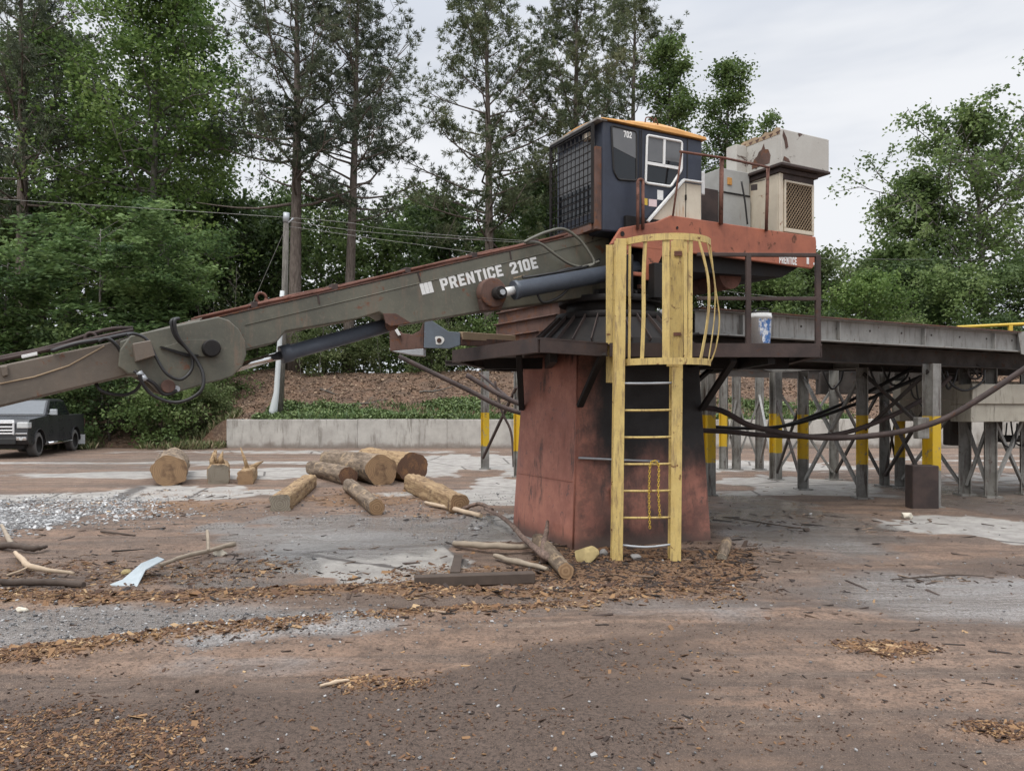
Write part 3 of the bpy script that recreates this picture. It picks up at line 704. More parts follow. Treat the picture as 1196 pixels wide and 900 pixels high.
# dark shrubs between the truck and the wall, and brush on top of the bank
sh = [('dark glossy shrub directly behind the tail of the pickup truck', 128, 32.6, 2.9, 'dark', 61), ('wide dark green shrub under the boom elbow', 188, 32.2, 2.5, 'mid', 62), ('taller dark shrub behind the cab of the pickup truck', 75, 34.5, 3.6, 'dark', 63), ('dark shrub in front of the pickup bonnet side, at the picture edge', -12, 36, 4.0, 'dark', 61),
      ('scrubby olive shrub at the left end of the concrete wall', 238, 33.4, 1.9, 'olive', 62), ('low green shrub on the bank below the boom elbow disc', 262, 36, 1.8, 'mid', 63), ('tangled dark shrub at the top of the bank right of the utility pole', 372, 40, 2.2, 'olive', 61), ('brown green scrub around the straight pine trunk on the bank', 425, 40.5, 2.0, 'olive', 62),
      ('dense scrub at the top of the bank under the boom lettering', 505, 40.5, 2.6, 'olive', 63), ('scrub on the bank behind the pedestal platform corner', 565, 41, 2.7, 'mid', 61), ('dark scrub at the top of the bank just behind the pedestal', 645, 42, 2.6, 'dark', 62), ('scrub seen between the deck columns to the right of the pedestal', 860, 42, 2.7, 'olive', 63), ('dark scrub on the bank seen behind the crossed braces', 960, 42, 2.8, 'dark', 61), ('scrub on the bank behind the hanging cables at the right', 1060, 41, 2.5, 'olive', 62), ('dark scrub at the right end of the bank under the deck', 1160, 42, 2.8, 'dark', 63),
      ('leafy shrub left of the pole at the top of the bank', 300, 40, 2.3, 'mid', 63)]
for i, (lab, x, Y, h, fol, sd) in enumerate(sh):
    plant('shrub', lab, 'shrub', px(x, Y), Y, 'sh%d%s' % (sd, fol), lambda sd=sd: broad_mesh(2.6, .02, 1.9, .045, sd, nl=26, per=44, clump=.34, sub=6, leaf=.15), FOL[fol], BARK_DARK, rz=i * 1.7, sc=h / 2.6)
# bare saplings
def sapling_mesh(H, seed):
    rng = np.random.default_rng(seed); m = MB(); path = stem_path(H, rng, .09)
    m.tube(path, [.035 * (1 - .75 * i / 7) for i in range(8)], 5)
    for k in range(11):
        f = rng.uniform(.25, .95); o = along(path, f); d = Vector((rng.normal(0, .5), rng.normal(0, .5), .8)).normalized(); L = rng.uniform(.4, 1.3)
        m.tube([o, o + d * L * .5 + Vector(rng.normal(0, .05, 3)), o + d * L], [.014, .009, .004], 4, cap=False)
    n = 160; c = np.array([along(path, min(.999, f)) for f in rng.uniform(.5, 1, n)]) + rng.normal(0, .35, (n, 3))
    return m, leaf_quads(c, unit(rng.normal(size=(n, 3))), .13, .07, rng), rng.random(n)
sp = [('bare pale sapling just left of the utility pole', 236, 38, 5.4), ('thin bare sapling between the feathery tree and the pole', 252, 39, 4.6), ('forked bare sapling behind the elbow of the boom', 272, 40, 5.6), ('leaning bare sapling right beside the tall pine near the pole', 372, 39, 4.6), ('thin sapling between the two straight pine trunks', 388, 40, 3.8), ('bare sapling just right of the clean straight pine trunk', 430, 41, 4.2),
      ('pale bare sapling at the bank top below the boom recess', 352, 38.5, 2.4), ('bent bare sapling below the boom, left of the blue bracket', 445, 39.5, 2.2), ('bare sapling behind the blue bracket on the platform', 520, 40, 3.2)]
for i, (lab, x, Y, h) in enumerate(sp):
    plant('sapling', lab, 'sapling', px(x, Y), Y, 'sap%d' % (i % 4), lambda i=i: sapling_mesh(5, 70 + i), FOL['olive'], BARK_GREY, rz=i * 1.1, sc=h / 5)
# fallen branches on the bank
for i, (lab, x, y, Y, L, a) in enumerate([('pale dead branch lying on the bank above the wall weeds', 430, 458, 35, 1.9, .5), ('short broken branch on the leaf covered bank near the pine trunk', 384, 452, 36.2, 1.2, -.6), ('dead branch on the bank left of the yellow banded post', 510, 452, 36.5, 1.6, .2)]):
    X = px(x, Y); rngb = np.random.default_rng(i); d = Vector((math.cos(a), math.sin(a), .0)); pts = []
    for k in range(6):
        q = Vector((X, Y, 0)) + d * L * (k / 5 - .5) + Vector((rngb.normal(0, .04), rngb.normal(0, .04), 0)); q.z = float(hz(q.x, q.y)) + .05 + rngb.uniform(0, .03); pts.append(q)
    m = MB(); m.tube(pts, [.04, .036, .032, .026, .02, .012], 6); m.tube([pts[2], pts[2] + Vector((.2, .25, .22)), pts[2] + Vector((.32, .45, .35))], [.02, .015, .006], 5)
    tag(m.build('fallen_branch', BARK_GREY), lab, 'branch')
# ================================================================== steel and paint
worn('orange_paint', (.37, .118, .062), (.26, .088, .054), rust=(.17, .066, .036), rust_amt=.44, dirt=(.13, .05, .032), dirt_amt=.35, rough=.6, scale=2.2)
worn('boom_paint', (.128, .124, .092), (.085, .083, .064), rust=(.20, .09, .05), rust_amt=.42, dirt=(.165, .120, .085), dirt_amt=.52, rough=.5, scale=1.8, dust=(.19, .16, .12))
worn('stick_paint', (.145, .115, .088), (.100, .084, .066), rust=(.20, .09, .05), rust_amt=.42, dirt=(.16, .12, .085), dirt_amt=.4, rough=.55, scale=1.8, dust=(.17, .14, .11))
worn('rusty_steel', (.135, .074, .056), (.085, .051, .041), rust=(.20, .09, .05), rust_amt=.55, dirt=(.05, .030, .024), dirt_amt=.5, rough=.85, scale=3)
worn('red_rust', (.175, .074, .050), (.11, .054, .040), rust=(.10, .045, .03), rust_amt=.5, rough=.85, scale=5)
worn('dark_rust', (.062, .040, .034), (.040, .030, .028), rust=(.11, .055, .035), rust_amt=.4, rough=.8, scale=3)
worn('grease_black', (.016, .015, .015), (.028, .024, .022), rust=(.05, .03, .022), rust_amt=.25, rough=.6, scale=3)
worn('yellow_paint', (.62, .47, .175), (.55, .40, .14), rust=(.22, .10, .045), rust_amt=.40, dirt=(.27, .185, .09), dirt_amt=.6, rough=.6, scale=5, dust=(.30, .21, .09))
worn('navy_paint', (.030, .037, .058), (.022, .027, .042), rust=(.09, .045, .03), rust_amt=.24, dirt=(.055, .052, .056), dirt_amt=.4, rough=.45, scale=2.2)
worn('amber_paint', (.60, .30, .075), (.48, .235, .062), rust=(.22, .085, .035), rust_amt=.36, rough=.6, scale=5)
worn('cream_paint', (.60, .54, .43), (.52, .455, .355), rust=(.30, .13, .055), rust_amt=.36, dirt=(.44, .24, .11), dirt_amt=.42, rough=.6, scale=2.6)
worn('grey_cabinet', (.40, .405, .385), (.33, .33, .31), rust=(.26, .12, .06), rust_amt=.30, dirt=(.25, .20, .15), dirt_amt=.3, rough=.55, scale=2.4)
worn('white_cap', (.50, .485, .44), (.43, .41, .37), rust=(.10, .052, .036), rust_amt=.38, dirt=(.30, .24, .19), dirt_amt=.3, rough=.6, scale=1.5)
worn('cylinder_paint', (.085, .098, .120), (.062, .072, .090), rust=(.12, .07, .05), rust_amt=.26, rough=.42, scale=4)
worn('bracket_blue', (.135, .165, .20), (.11, .13, .155), rust=(.22, .10, .055), rust_amt=.36, rough=.55, scale=4)
worn('deck_grey', (.30, .295, .275), (.23, .225, .21), rust=(.14, .075, .05), rust_amt=.38, dirt=(.10, .078, .064), dirt_amt=.5, rough=.65, scale=2.4)
worn('deck_dark', (.060, .050, .044), (.040, .034, .030), rust=(.10, .055, .038), rust_amt=.45, rough=.8, scale=3)
worn('beige_panel', (.42, .39, .32), (.34, .31, .255), rust=(.13, .08, .055), rust_amt=.34, dirt=(.08, .065, .052), dirt_amt=.5, rough=.7, scale=1.6)
MATS['grease_black'].node_tree.nodes['Principled BSDF'].inputs['Specular IOR Level'].default_value = .2
plain('white_paint', (.78, .78, .76), .55, var=.06)
plain('chrome', (.75, .75, .74), .12, 1, .05)
plain('hose_black', (.020, .019, .019), .5)
plain('hose_olive', (.135, .130, .105), .55)
plain('rubber', (.022, .021, .021), .8)
plain('tan_edge', (.34, .25, .16), .8)
plain('worn_white', (.70, .70, .68), .6, var=.25, scale=60)
plain('galvanised', (.42, .44, .46), .5, .3)
plain('label_white', (.72, .72, .70), .5, var=.3, scale=90)
plain('label_pink', (.66, .52, .52), .5, var=.25, scale=90)
plain('label_yellow', (.62, .42, .05), .5)
t = NT('dark_glass'); t.color((.012, .014, .016)); t.rough(.07); t.b.inputs['Specular IOR Level'].default_value = .6; MATS['dark_glass'] = t.m
t = NT('grey_glass'); p = t.pos(); t.color(t.mix(t.noise(p, 6, 6, .7), (.10, .105, .11), (.17, .17, .17))); t.rough(.22); MATS['grey_glass'] = t.m  # lighter, mottled grey tone for glass panes

# red painted column of the machine: soot and grease, with the platform's shade painted into the black
t = NT('pedestal_paint'); p = t.pos(); n1 = t.noise(p, 2.2, 8, .68)
c = t.mix(t.ramp(n1, .34, .66), (.47, .198, .138), (.32, .132, .098))
sv = t.scaled(p, (3.4, 3.4, .8)); st = t.noise(sv, 1.5, 10, .74)
c = t.mix(t.ramp(st, .52, .68, 0, .9), c, (.075, .052, .046))
c = t.mix(t.ramp(t.noise(p, 7, 9, .78), .57, .64, 0, .7), c, (.11, .082, .082))
c = t.mix(t.ramp(t.noise(p, 1.1, 5, .6), .54, .70, 0, .5), c, (.50, .24, .19))
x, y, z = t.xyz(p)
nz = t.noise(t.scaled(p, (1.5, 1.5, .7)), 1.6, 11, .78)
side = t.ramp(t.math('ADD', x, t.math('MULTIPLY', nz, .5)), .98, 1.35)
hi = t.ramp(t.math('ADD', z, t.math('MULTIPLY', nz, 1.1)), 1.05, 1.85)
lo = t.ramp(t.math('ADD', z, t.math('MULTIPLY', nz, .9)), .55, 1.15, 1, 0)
soot_shade = t.math('MULTIPLY', side, t.math('MAXIMUM', hi, t.math('MULTIPLY', t.math('MULTIPLY', lo, .8), t.ramp(x, 2.0, 2.35, 1, 0))))
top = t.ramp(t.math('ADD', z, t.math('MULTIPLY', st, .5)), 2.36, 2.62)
f1 = t.ramp(t.math('ADD', t.math('MULTIPLY', x, 1.0), t.math('MULTIPLY', nz, .2)), .76, .92, 0, .55)
mud = t.math('MULTIPLY', f1, t.ramp(t.noise(p, 3, 7, .7), .40, .60))
c = t.mix(mud, c, (.060, .046, .042))
c = t.mix(t.math('MAXIMUM', soot_shade, top), c, (.013, .011, .011))
c = t.mix(t.ramp(t.math('ADD', z, t.math('MULTIPLY', n1, .14)), .10, .26, .8, 0), c, (.085, .062, .052))
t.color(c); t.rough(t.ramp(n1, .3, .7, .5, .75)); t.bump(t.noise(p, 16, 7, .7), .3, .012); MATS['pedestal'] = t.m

# ================================================================== pedestal with its service platform
ped = thing('loader_pedestal', 'sooty red steel box pedestal on the ground with a rusty service platform around its top', 'pedestal', (1.22, 10.0, 0))
base = [Vector(q) for q in ((.70, 9.09, -.06), (2.44, 9.61, -.06), (1.78, 11.05, -.06), (0.0, 10.5, -.06))]
ctr = sum(base, Vector()) / 4
topp = []
for q in base:
    k = ctr + (q - ctr) * .875; k.z = 2.33; topp.append(k)
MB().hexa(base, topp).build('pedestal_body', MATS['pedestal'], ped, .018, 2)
m = MB()                                                # weld seams, door outline and a rod along the front face
def on_face(i, u, z, out=.006):
    a, b = base[i], base[(i + 1) % 4]; c_, d_ = topp[i], topp[(i + 1) % 4]; k = (z + .06) / 2.39
    q = (a.lerp(b, u)).lerp(c_.lerp(d_, u), k); nn = (b - a).cross(Vector((0, 0, 1))).normalized(); return q + nn * out
m.tube([on_face(0, 0, .02), on_face(0, 0, 2.3)], .011, 5); m.tube([on_face(3, .04, .78), on_face(3, .97, .78)], .007, 5)
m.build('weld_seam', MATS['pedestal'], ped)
m = MB(); m.tube([on_face(0, .02, 1.06, .03), on_face(0, .30, 1.03, .05), on_face(0, .62, 1.0, .03)], .014, 6); m.build('conduit', MATS['galvanised'], ped)
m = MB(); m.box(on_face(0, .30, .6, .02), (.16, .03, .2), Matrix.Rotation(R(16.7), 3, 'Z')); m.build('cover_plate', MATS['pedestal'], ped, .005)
PZ = 2.35
plat = [Vector(q) for q in ((-.74, 9.76, PZ), (.27, 7.92, PZ), (1.05, 8.62, PZ), (3.43, 8.72, PZ), (3.75, 11.3, PZ), (1.2, 12.6, PZ), (-.3, 12.2, PZ))]
m = MB(); m.prism([q - Vector((0, 0, .012)) for q in plat], (0, 0, -.012)); m.build('platform_plate', MATS['dark_rust'], ped)
m = MB()
n = len(plat); cen = sum(plat, Vector()) / n
for i in range(n):
    a, b = plat[i], plat[(i + 1) % n]
    ins = ((cen - (a + b) / 2)); ins.z = 0; ins.normalize()
    dz = Vector((0, 0, .075)); d = (b - a).normalized() * .02
    m.beam(a - dz + d, b - dz - d, .016, .15); 
    for k in (.008, .142): m.beam(a + ins * .045 - Vector((0, 0, k)) + d * 2.5, b + ins * .045 - Vector((0, 0, k)) - d * 2.5, .07, .013)
m.build('edge_channel', MATS['dark_rust'], ped)
m = MB()
for a, b in (((.45, 8.5, 2.2), (.45, 12, 2.2)), ((2.2, 8.8, 2.2), (2.2, 12, 2.2)), ((-.35, 10.0, 2.2), (3.5, 10.0, 2.2)), ((2.9, 8.8, 2.2), (2.9, 11.5, 2.2))): m.beam(a, b, .08, .14)
m.build('platform_joist', MATS['grease_black'], ped)
for a, b in ((P(704, 413, 8.55), on_face(0, .02, 1.66, .03)), (P(857, 420, 8.75), on_face(0, .985, 1.62, .02)), (P(606, 414, 9.6), on_face(3, .06, 1.62, .02)), (Vector((2.9, 11.2, 2.25)), on_face(1, .6, 1.6, .02))):
    MB().beam(a, b, .075, .05).build('brace', MATS['grease_black'], ped, .004)
m = MB(); rail = [P(835, 302, 9.05), P(873, 302, 8.74), P(957, 303, 8.74)]
for i, q in enumerate(((2.62, 8.74), (3.40, 8.76))):
    MB().beam((q[0], q[1], PZ - .10), (q[0], q[1], PZ + .985), .055, .055).build('rail_post', MATS['dark_rust'], ped, .004)
for z in (.985, .50):
    m = MB()
    for a, b in (((2.05, 8.72), (2.62, 8.74)), ((2.62, 8.74), (3.40, 8.76))):
        m.beam((*a, PZ + z), (*b, PZ + z), .045, .04)
    m.build('handrail', MATS['dark_rust'], ped, .004)

# ================================================================== the loader itself
O = Vector((1.25, 10.0, 0)); S = Vector((.88, .475, 0)); N = Vector((.475, -.88, 0))
def L(a, b, z): return O + S * a + N * b + Vector((0, 0, z))
def Q(x, y, b):
    """pixel on the upright plane b (a plane along the machine, b metres towards the ladder side)"""
    r = (x - CX) / F; a = (r * (10 - .88 * b) - 1.25 - .475 * b) / (.88 - .475 * r); Y = 10 + .475 * a - .88 * b
    return L(a, b, EYE + (HY - y) / F * Y)
ROTL = Matrix((S, -N, (0, 0, 1))).transposed()   # local box axes: along, across, up
def lbox(mb, a0, a1, b0, b1, z0, z1):
    f = lambda z: [L(a0, b0, z), L(a1, b0, z), L(a1, b1, z), L(a0, b1, z)]
    return mb.hexa(f(z0), f(z1))
def lprism(mb, pts, b0, b1): return mb.prism([L(a, b0, z) for a, z in pts], N * (b1 - b0))
def az(pts, b):
    out = []
    for x, y in pts:
        q = Q(x, y, b) - O; out.append((q.dot(S), q.z))
    return out
ldr = thing('knuckleboom_loader', 'old orange and olive log loader with navy cab mounted on the red pedestal', 'log loader', (O.x, O.y, PZ))
m = MB()
m.tube([L(0, 0, PZ + .005), L(0, 0, PZ + .10), L(0, 0, PZ + .40)], [1.02, .98, .66], 28, smooth=False)
m.build('slew_skirt', MATS['grease_black'], ldr)
m = MB()
for k in range(28):
    a = 2 * math.pi * (k + .5) / 28; d = Vector((math.cos(a), math.sin(a), 0))
    m.beam(L(0, 0, PZ + .07) + d * 1.03, L(0, 0, PZ + .40) + d * .68, .012, .05)
m.build('skirt_gusset', MATS['dark_rust'], ldr)
m = MB()
for z0, z1, r in ((2.72, 2.80, .70), (2.80, 2.92, .56), (2.92, 3.0, .66), (3.0, 3.08, .50)):
    m.tube([L(0, 0, z0), L(0, 0, z1)], r, 28)
for k in range(16):
    a = 2 * math.pi * k / 16; m.tube([L(0, 0, 2.99) + Vector((math.cos(a), math.sin(a), 0)) * .61, L(0, 0, 3.04) + Vector((math.cos(a), math.sin(a), 0)) * .61], .025, 6)
for a0, b0, h in ((-.35, .5, .5), (.1, .58, .42), (.42, .42, .38), (.7, .25, .5)): lbox(m, a0, a0 + .2, b0, b0 + .18, 2.95, 2.95 + h)
lbox(m, .12, .62, -.3, .42, 3.08, 3.56)
m.build('turntable', MATS['grease_black'], ldr, .008)
m = MB(); lbox(m, .02, .34, .52, .58, 3.08, 3.13); m.build('red_fitting', MATS['red_rust'], ldr, .004)
m = MB(); m.tube(smooth_pts([L(.30, .6, 2.80), L(.42, .66, 2.86), L(.5, .66, 2.98)]), .03, 8); m.build('white_elbow', MATS['worn_white'], ldr)
# --- main frame: side plate outline measured on the photograph, real box behind it
prof = [(-.46, 3.55), (-.31, 3.76), (.217, 3.89), (.45, 3.995), (2.98, 3.99), (2.995, 3.93), (2.995, 3.63), (2.91, 3.545), (1.09, 3.565), (.40, 3.55)]
m = MB(); lprism(m, prof, .60, .65); lprism(m, prof, -.65, -.60)
leg = [(-.22, 3.52), (.36, 3.56), (.26, 3.40), (.13, 3.17), (.02, 3.17)]
lprism(m, [(-.30, 3.60), (-.30, 3.17), (-.17, 3.17), (-.17, 3.60)], .598, .648)
lprism(m, [(.06, 3.58), (.36, 3.58), (.13, 3.17), (.03, 3.17)], .598, .648)
lprism(m, [(-.17, 3.26), (.04, 3.26), (.04, 3.21), (-.17, 3.21)], .60, .645)
lbox(m, 2.93, 2.99, -.60, .60, 3.62, 3.98)
fr = m.build('main_frame', MATS['orange_paint'], ldr, .012, 2)
m = MB(); lbox(m, -.2, 2.92, -.60, .60, 3.62, 3.93); lprism(m, [(.5, 3.62), (2.85, 3.60), (2.5, 3.42), (.8, 3.36)], -.5, .5)
m.build('underbody', MATS['grease_black'], ldr)
m = MB(); m.tube([L(1.7, -.35, 3.42), L(1.7, .35, 3.42)], .2, 16); m.build('motor_drum', MATS['red_rust'], ldr)
m = MB(); m.tube([Q(791, 266, .655), Q(791, 266, .655) + N * .004], .018, 10); m.tube([Q(727, 273, .655), Q(727, 273, .655) + N * .004], .03, 10); m.build('bolt_hole', MATS['grease_black'], fr)
textmesh('lettering', 'PRENTICE', MATS['worn_white'], fr, Q(910, 307.3, .6515), S, N, height=.105, width=.33, bold=.02)
m = MB(); lbox(m, 2.93, 2.985, .651, .653, 3.60, 3.63); lbox(m, 2.80, 2.845, .651, .653, 3.60, 3.69); m.build('worn_mark', MATS['worn_white'], fr)

# --- operator cab
CA0, CA1, CB0, CB1, CZ0, CZ1 = -.5, 1.03, -.49, .55, 3.72, 5.03
cab = MB(); lbox(cab, CA0, CA1, CB0, CB1, CZ0, CZ1); cab = cab.build('cab', MATS['navy_paint'], ldr, .025, 2)
# roof with a low crown, brighter along its side edge
m = MB(); rows = []
for i, a in enumerate(np.linspace(CA0 - .04, CA1 + .05, 9)):
    u = i / 8; th = .015 + .155 * (1 - (1 - u) ** 2.2) if u < .62 else .15 - .06 * ((u - .62) / .38) ** 2
    rows.append([L(a, CB0 - .03, CZ1 + .002), L(a, CB0 - .03, CZ1 + .03 + th * .5), L(a, 0, CZ1 + .05 + th * .95), L(a, CB1 - .16, CZ1 + .03 + th * .92), L(a, CB1 + .02, CZ1 + .012 + th * .35), L(a, CB1 + .035, CZ1 + .002)])
v = [q for r in rows for q in r]; fs = []
for i in range(8):
    for k in range(5): fs.append((i * 6 + k, i * 6 + k + 1, i * 6 + k + 7, i * 6 + k + 6))
    fs.append((i * 6 + 5, i * 6, i * 6 + 6, i * 6 + 11))
fs += [tuple(range(6)), tuple(range(53, 47, -1))]
m.add(v, fs); m.build('cab_roof', MATS['amber_paint'], cab, .006)
m = MB(); m.tube(smooth_pts([L(.16, .5, 5.13), L(.18, .5, 5.19), L(.26, .5, 5.2), L(.30, .5, 5.15), L(.32, .5, 5.21), L(.36, .5, 5.13)], 4), .008, 5); m.build('lifting_eye', MATS['red_rust'], cab)
def pane(mb, pix, b0, b1): lprism(mb, az(pix, b1), b0, b1)
def zz(x, y): return (695 + x * 140 / 900, 125 + y * 140 / 900)
def rnd(pts, r=2.0, k=4):
    """rounded polygon in pixels"""
    out = []; n = len(pts)
    for i in range(n):
        p0, p1, p2 = (np.array(pts[j % n], float) for j in (i - 1, i, i + 1))
        a = p1 + (p0 - p1) / np.linalg.norm(p0 - p1) * r; b = p1 + (p2 - p1) / np.linalg.norm(p2 - p1) * r
        for t_ in np.linspace(0, 1, k): out.append(tuple((1 - t_) ** 2 * a + 2 * t_ * (1 - t_) * p1 + t_ ** 2 * b))
    return out
w1 = [zz(122, 140), zz(310, 185), zz(312, 555), zz(175, 545), zz(140, 480)]
m = MB(); pane(m, rnd(w1, 3), CB1 - .01, CB1 + .004); m.build('side_window', MATS['dark_glass'], cab)
m = MB(); pane(m, [zz(130, 150), zz(305, 190), zz(308, 388), zz(135, 298)], CB1 - .01, CB1 + .008); m.build('grey_pane', MATS['grey_glass'], cab)  # flat grey pane over the upper part of the window
def loop_frame(pix, b, r, nm, mat, par):
    q = [Q(x, y, b) for x, y in pix]; MB().tube(q + [q[0], q[1]], r, 6, cap=False).build(nm, mat, par)
loop_frame(rnd(w1, 3), CB1 + .006, .013, 'window_seal', MATS['rubber'], cab)
w2 = [zz(392, 212), zz(652, 262), zz(650, 470), zz(568, 598), zz(380, 570)]
wn = MB(); pane(wn, rnd(w2, 2.5), CB1 - .01, CB1 + .004); wn = wn.build('sliding_window', MATS['dark_glass'], cab)
m = MB(); pane(m, [zz(400, 225), zz(510, 246), zz(508, 418), zz(396, 402)], CB1 - .01, CB1 + .007); pane(m, [zz(530, 250), zz(640, 272), zz(640, 420), zz(528, 400)], CB1 - .01, CB1 + .007); m.build('upper_pane', MATS['grey_glass'], wn)
loop_frame(rnd(w2, 2.5), CB1 + .012, .016, 'window_frame', MATS['white_paint'], wn)
m = MB(); m.beam(Q(*zz(382, 418), CB1 + .012), Q(*zz(650, 464), CB1 + .012), .016, .036); m.beam(Q(*zz(521, 240), CB1 + .012), Q(*zz(517, 438), CB1 + .012), .03, .016, N); m.build('window_bar', MATS['white_paint'], wn)
textmesh('number', '702', MATS['white_paint'], cab, Q(*zz(214, 226), CB1 + .0095), S, N, height=.078, width=.12, bold=.03)
for (x0, y0, x1, y1, mt) in ((468, 622, 512, 700, 'label_white'), (404, 690, 464, 750, 'label_pink'), (368, 682, 394, 738, 'label_yellow')):
    m = MB(); pane(m, [zz(x0, y0), zz(x1, y0 + 6), zz(x1, y1), zz(x0, y1 - 6)], CB1, CB1 + .003); m.build('decal', MATS[mt], cab)
m = MB(); m.beam(Q(*zz(335, 175), CB1 + .004), Q(*zz(330, 860), CB1 + .004), .012, .008, N); m.beam(Q(*zz(350, 178), CB1 + .004), Q(*zz(347, 560), CB1 + .004), .012, .008, N); m.beam(Q(*zz(695, 235), CB1 + .004), Q(*zz(692, 540), CB1 + .004), .012, .006, N)
m.build('door_edge', MATS['rubber'], cab)
m = MB(); m.beam(Q(*zz(392, 862), CB1 + .06), Q(*zz(668, 545), CB1 + .06), .05, .028, N.cross(S)); m.beam(Q(*zz(664, 548), CB1 + .06), Q(*zz(800, 568), CB1 + .06), .05, .022)
m.build('white_trim', MATS['worn_white'], ldr, .003)
m = MB(); lprism(m, az([zz(400, 880), zz(668, 566), zz(800, 586), zz(800, 850), zz(560, 900)], .60), .35, .60); fp = m.build('fender_panel', MATS['cream_paint'], ldr, .01)
m = MB(); m.beam(Q(*zz(683, 575), .602), Q(*zz(680, 828), .602), .008, .006, N); lprism(m, az([zz(674, 660), zz(684, 660), zz(684, 700), zz(674, 700)], .60), .60, .612); m.build('panel_gap', MATS['grease_black'], fp)
# front of the cab: windscreen behind a steel mesh guard, rusty corner post
fa = CA0 - .004
m = MB(); m.prism([L(fa, b, z) for b, z in ((CB0 + .08, 3.98), (CB1 - .16, 3.98), (CB1 - .16, 4.86), (CB0 + .08, 4.86))], -S * .006); m.build('windscreen', MATS['grey_glass'], cab)  # reflection on the glass painted in as a lighter grey tone
m = MB(); m.prism([L(fa - .007, b, z) for b, z in ((CB0 + .10, 4.0), (CB1 - .18, 4.0), (CB1 - .18, 4.33), (CB0 + .10, 4.33))], -S * .004); m.build('lower_pane', MATS['dark_glass'], cab)
g = MB(); ga = CA0 - .085
for b in np.linspace(CB0 + .02, CB1 - .1, 11): g.tube([L(ga, b, 3.85), L(ga, b, 4.97)], .0065, 5)
for z in np.linspace(3.87, 4.95, 13): g.tube([L(ga - .008, CB0 + .02, z), L(ga - .008, CB1 - .1, z)], .0065, 5)
for b in (CB0, CB1 - .09): g.beam(L(ga, b, 3.82), L(ga, b, 5.0), .04, .03)
g.beam(L(ga, CB0, 4.99), L(ga, CB1 - .09, 4.99), .03, .03); g.beam(L(ga, CB0, 3.83), L(ga, CB1 - .09, 3.83), .03, .03)
g.build('screen_guard', MATS['grease_black'], cab)
m = MB(); m.beam(L(CA0 - .03, CB1 - .06, 3.74), L(CA0 - .03, CB1 - .06, 4.72), .06, .10, S); m.build('corner_post', MATS['rusty_steel'], cab, .006)
m = MB(); m.beam(L(CA0 - .02, CB0 - .02, 5.03), L(CA0 - .02, CB1 + .02, 5.03), .14, .03); m.build('visor', MATS['deck_grey'], cab, .004)
m = MB(); lbox(m, CA0 - .07, CA0 - .02, .22, .36, 4.86, 4.94); m.build('work_lamp', MATS['cream_paint'], cab, .006)
m = MB(); lbox(m, CA1, CA1 + .14, .28, .45, 4.38, 4.68); m.build('white_box', MATS['white_paint'], cab, .01)
m = MB(); lbox(m, CA0 - .1, CA0 - .02, -.3, .45, 3.74, 3.84); m.build('front_sill', MATS['rusty_steel'], cab, .005)

# --- machinery behind the cab
m = MB(); lbox(m, 1.05, 1.72, -.2, .10, 3.94, 4.60); m.build('recess_cover', MATS['dark_rust'], ldr, .006)
m = MB(); lbox(m, 1.73, 2.26, -.42, .16, 3.97, 4.56); cbn = m.build('hydraulic_cabinet', MATS['grey_cabinet'], ldr, .012, 2)
m = MB(); lbox(m, 1.735, 2.26, -.44, .14, 4.568, 4.90); m.build('upper_cover', MATS['grey_cabinet'], cbn, .012, 2)
m = MB(); lbox(m, 1.84, 1.92, .14, .155, 4.68, 4.78); m.build('latch', MATS['amber_paint'], cbn, .004)
m = MB(); lbox(m, 1.74, 2.24, .155, .172, 4.555, 4.572); m.build('gap_strip', MATS['grease_black'], cbn)
EB0, EB1, EA0, EA1 = .03, .65, 2.29, 2.96
m = MB(); lbox(m, EA0, EA1, EB0, EB1 - .03, 3.99, 4.78); hs = m.build('engine_housing', MATS['cream_paint'], ldr, .012, 2)
m = MB(); lbox(m, EA0, EA0 + .07, EB1 - .031, EB1 - .004, 3.99, 4.78); lbox(m, EA0 + .10, EA1 - .0, EB1 - .031, EB1 - .006, 4.0, 4.055); lbox(m, EA0 + .10, EA0 + .135, EB1 - .031, EB1 - .006, 4.055, 4.70); lbox(m, EA1 - .04, EA1 - .0, EB1 - .031, EB1 - .006, 4.055, 4.70); lbox(m, EA0 + .135, EA1 - .04, EB1 - .031, EB1 - .006, 4.67, 4.70)
m.build('grille_frame', MATS['cream_paint'], hs, .008, 2)
m = MB(); lbox(m, EA0 + .12, EA1 - .01, EB1 - .034, EB1 - .028, 4.05, 4.69); m.build('radiator_core', MATS['grease_black'], hs)
m = MB()
k = 0
A0, A1, Z0, Z1 = EA0 + .135, EA1 - .04, 4.055, 4.67
for s_ in (-1, 1):
    for c0 in np.arange(-1.2, 1.6, .062):
        pts = []
        for a in (A0, A1):
            z = Z0 + c0 + s_ * (a - A0) * 1.25 + (0 if s_ > 0 else .6); pts.append((a, z))
        (a0, z0), (a1, z1) = pts
        if max(z0, z1) < Z0 or min(z0, z1) > Z1: continue
        def clip(a0, z0, a1, z1):
            for lim in (Z0, Z1):
                for e in (0, 1):
                    a, z, a_, z_ = (a0, z0, a1, z1) if e == 0 else (a1, z1, a0, z0)
                    if (lim == Z0 and z < lim) or (lim == Z1 and z > lim):
                        tt = (lim - z) / (z_ - z); a, z = a + (a_ - a) * tt, lim
                        if e == 0: a0, z0 = a, z
                        else: a1, z1 = a, z
            return a0, z0, a1, z1
        a0, z0, a1, z1 = clip(a0, z0, a1, z1)
        m.beam(L(a0, EB1 - .016 + .003 * s_, z0), L(a1, EB1 - .016 + .003 * s_, z1), .004, .009, N)
m.build('grille_mesh', MATS['tan_edge'], hs)
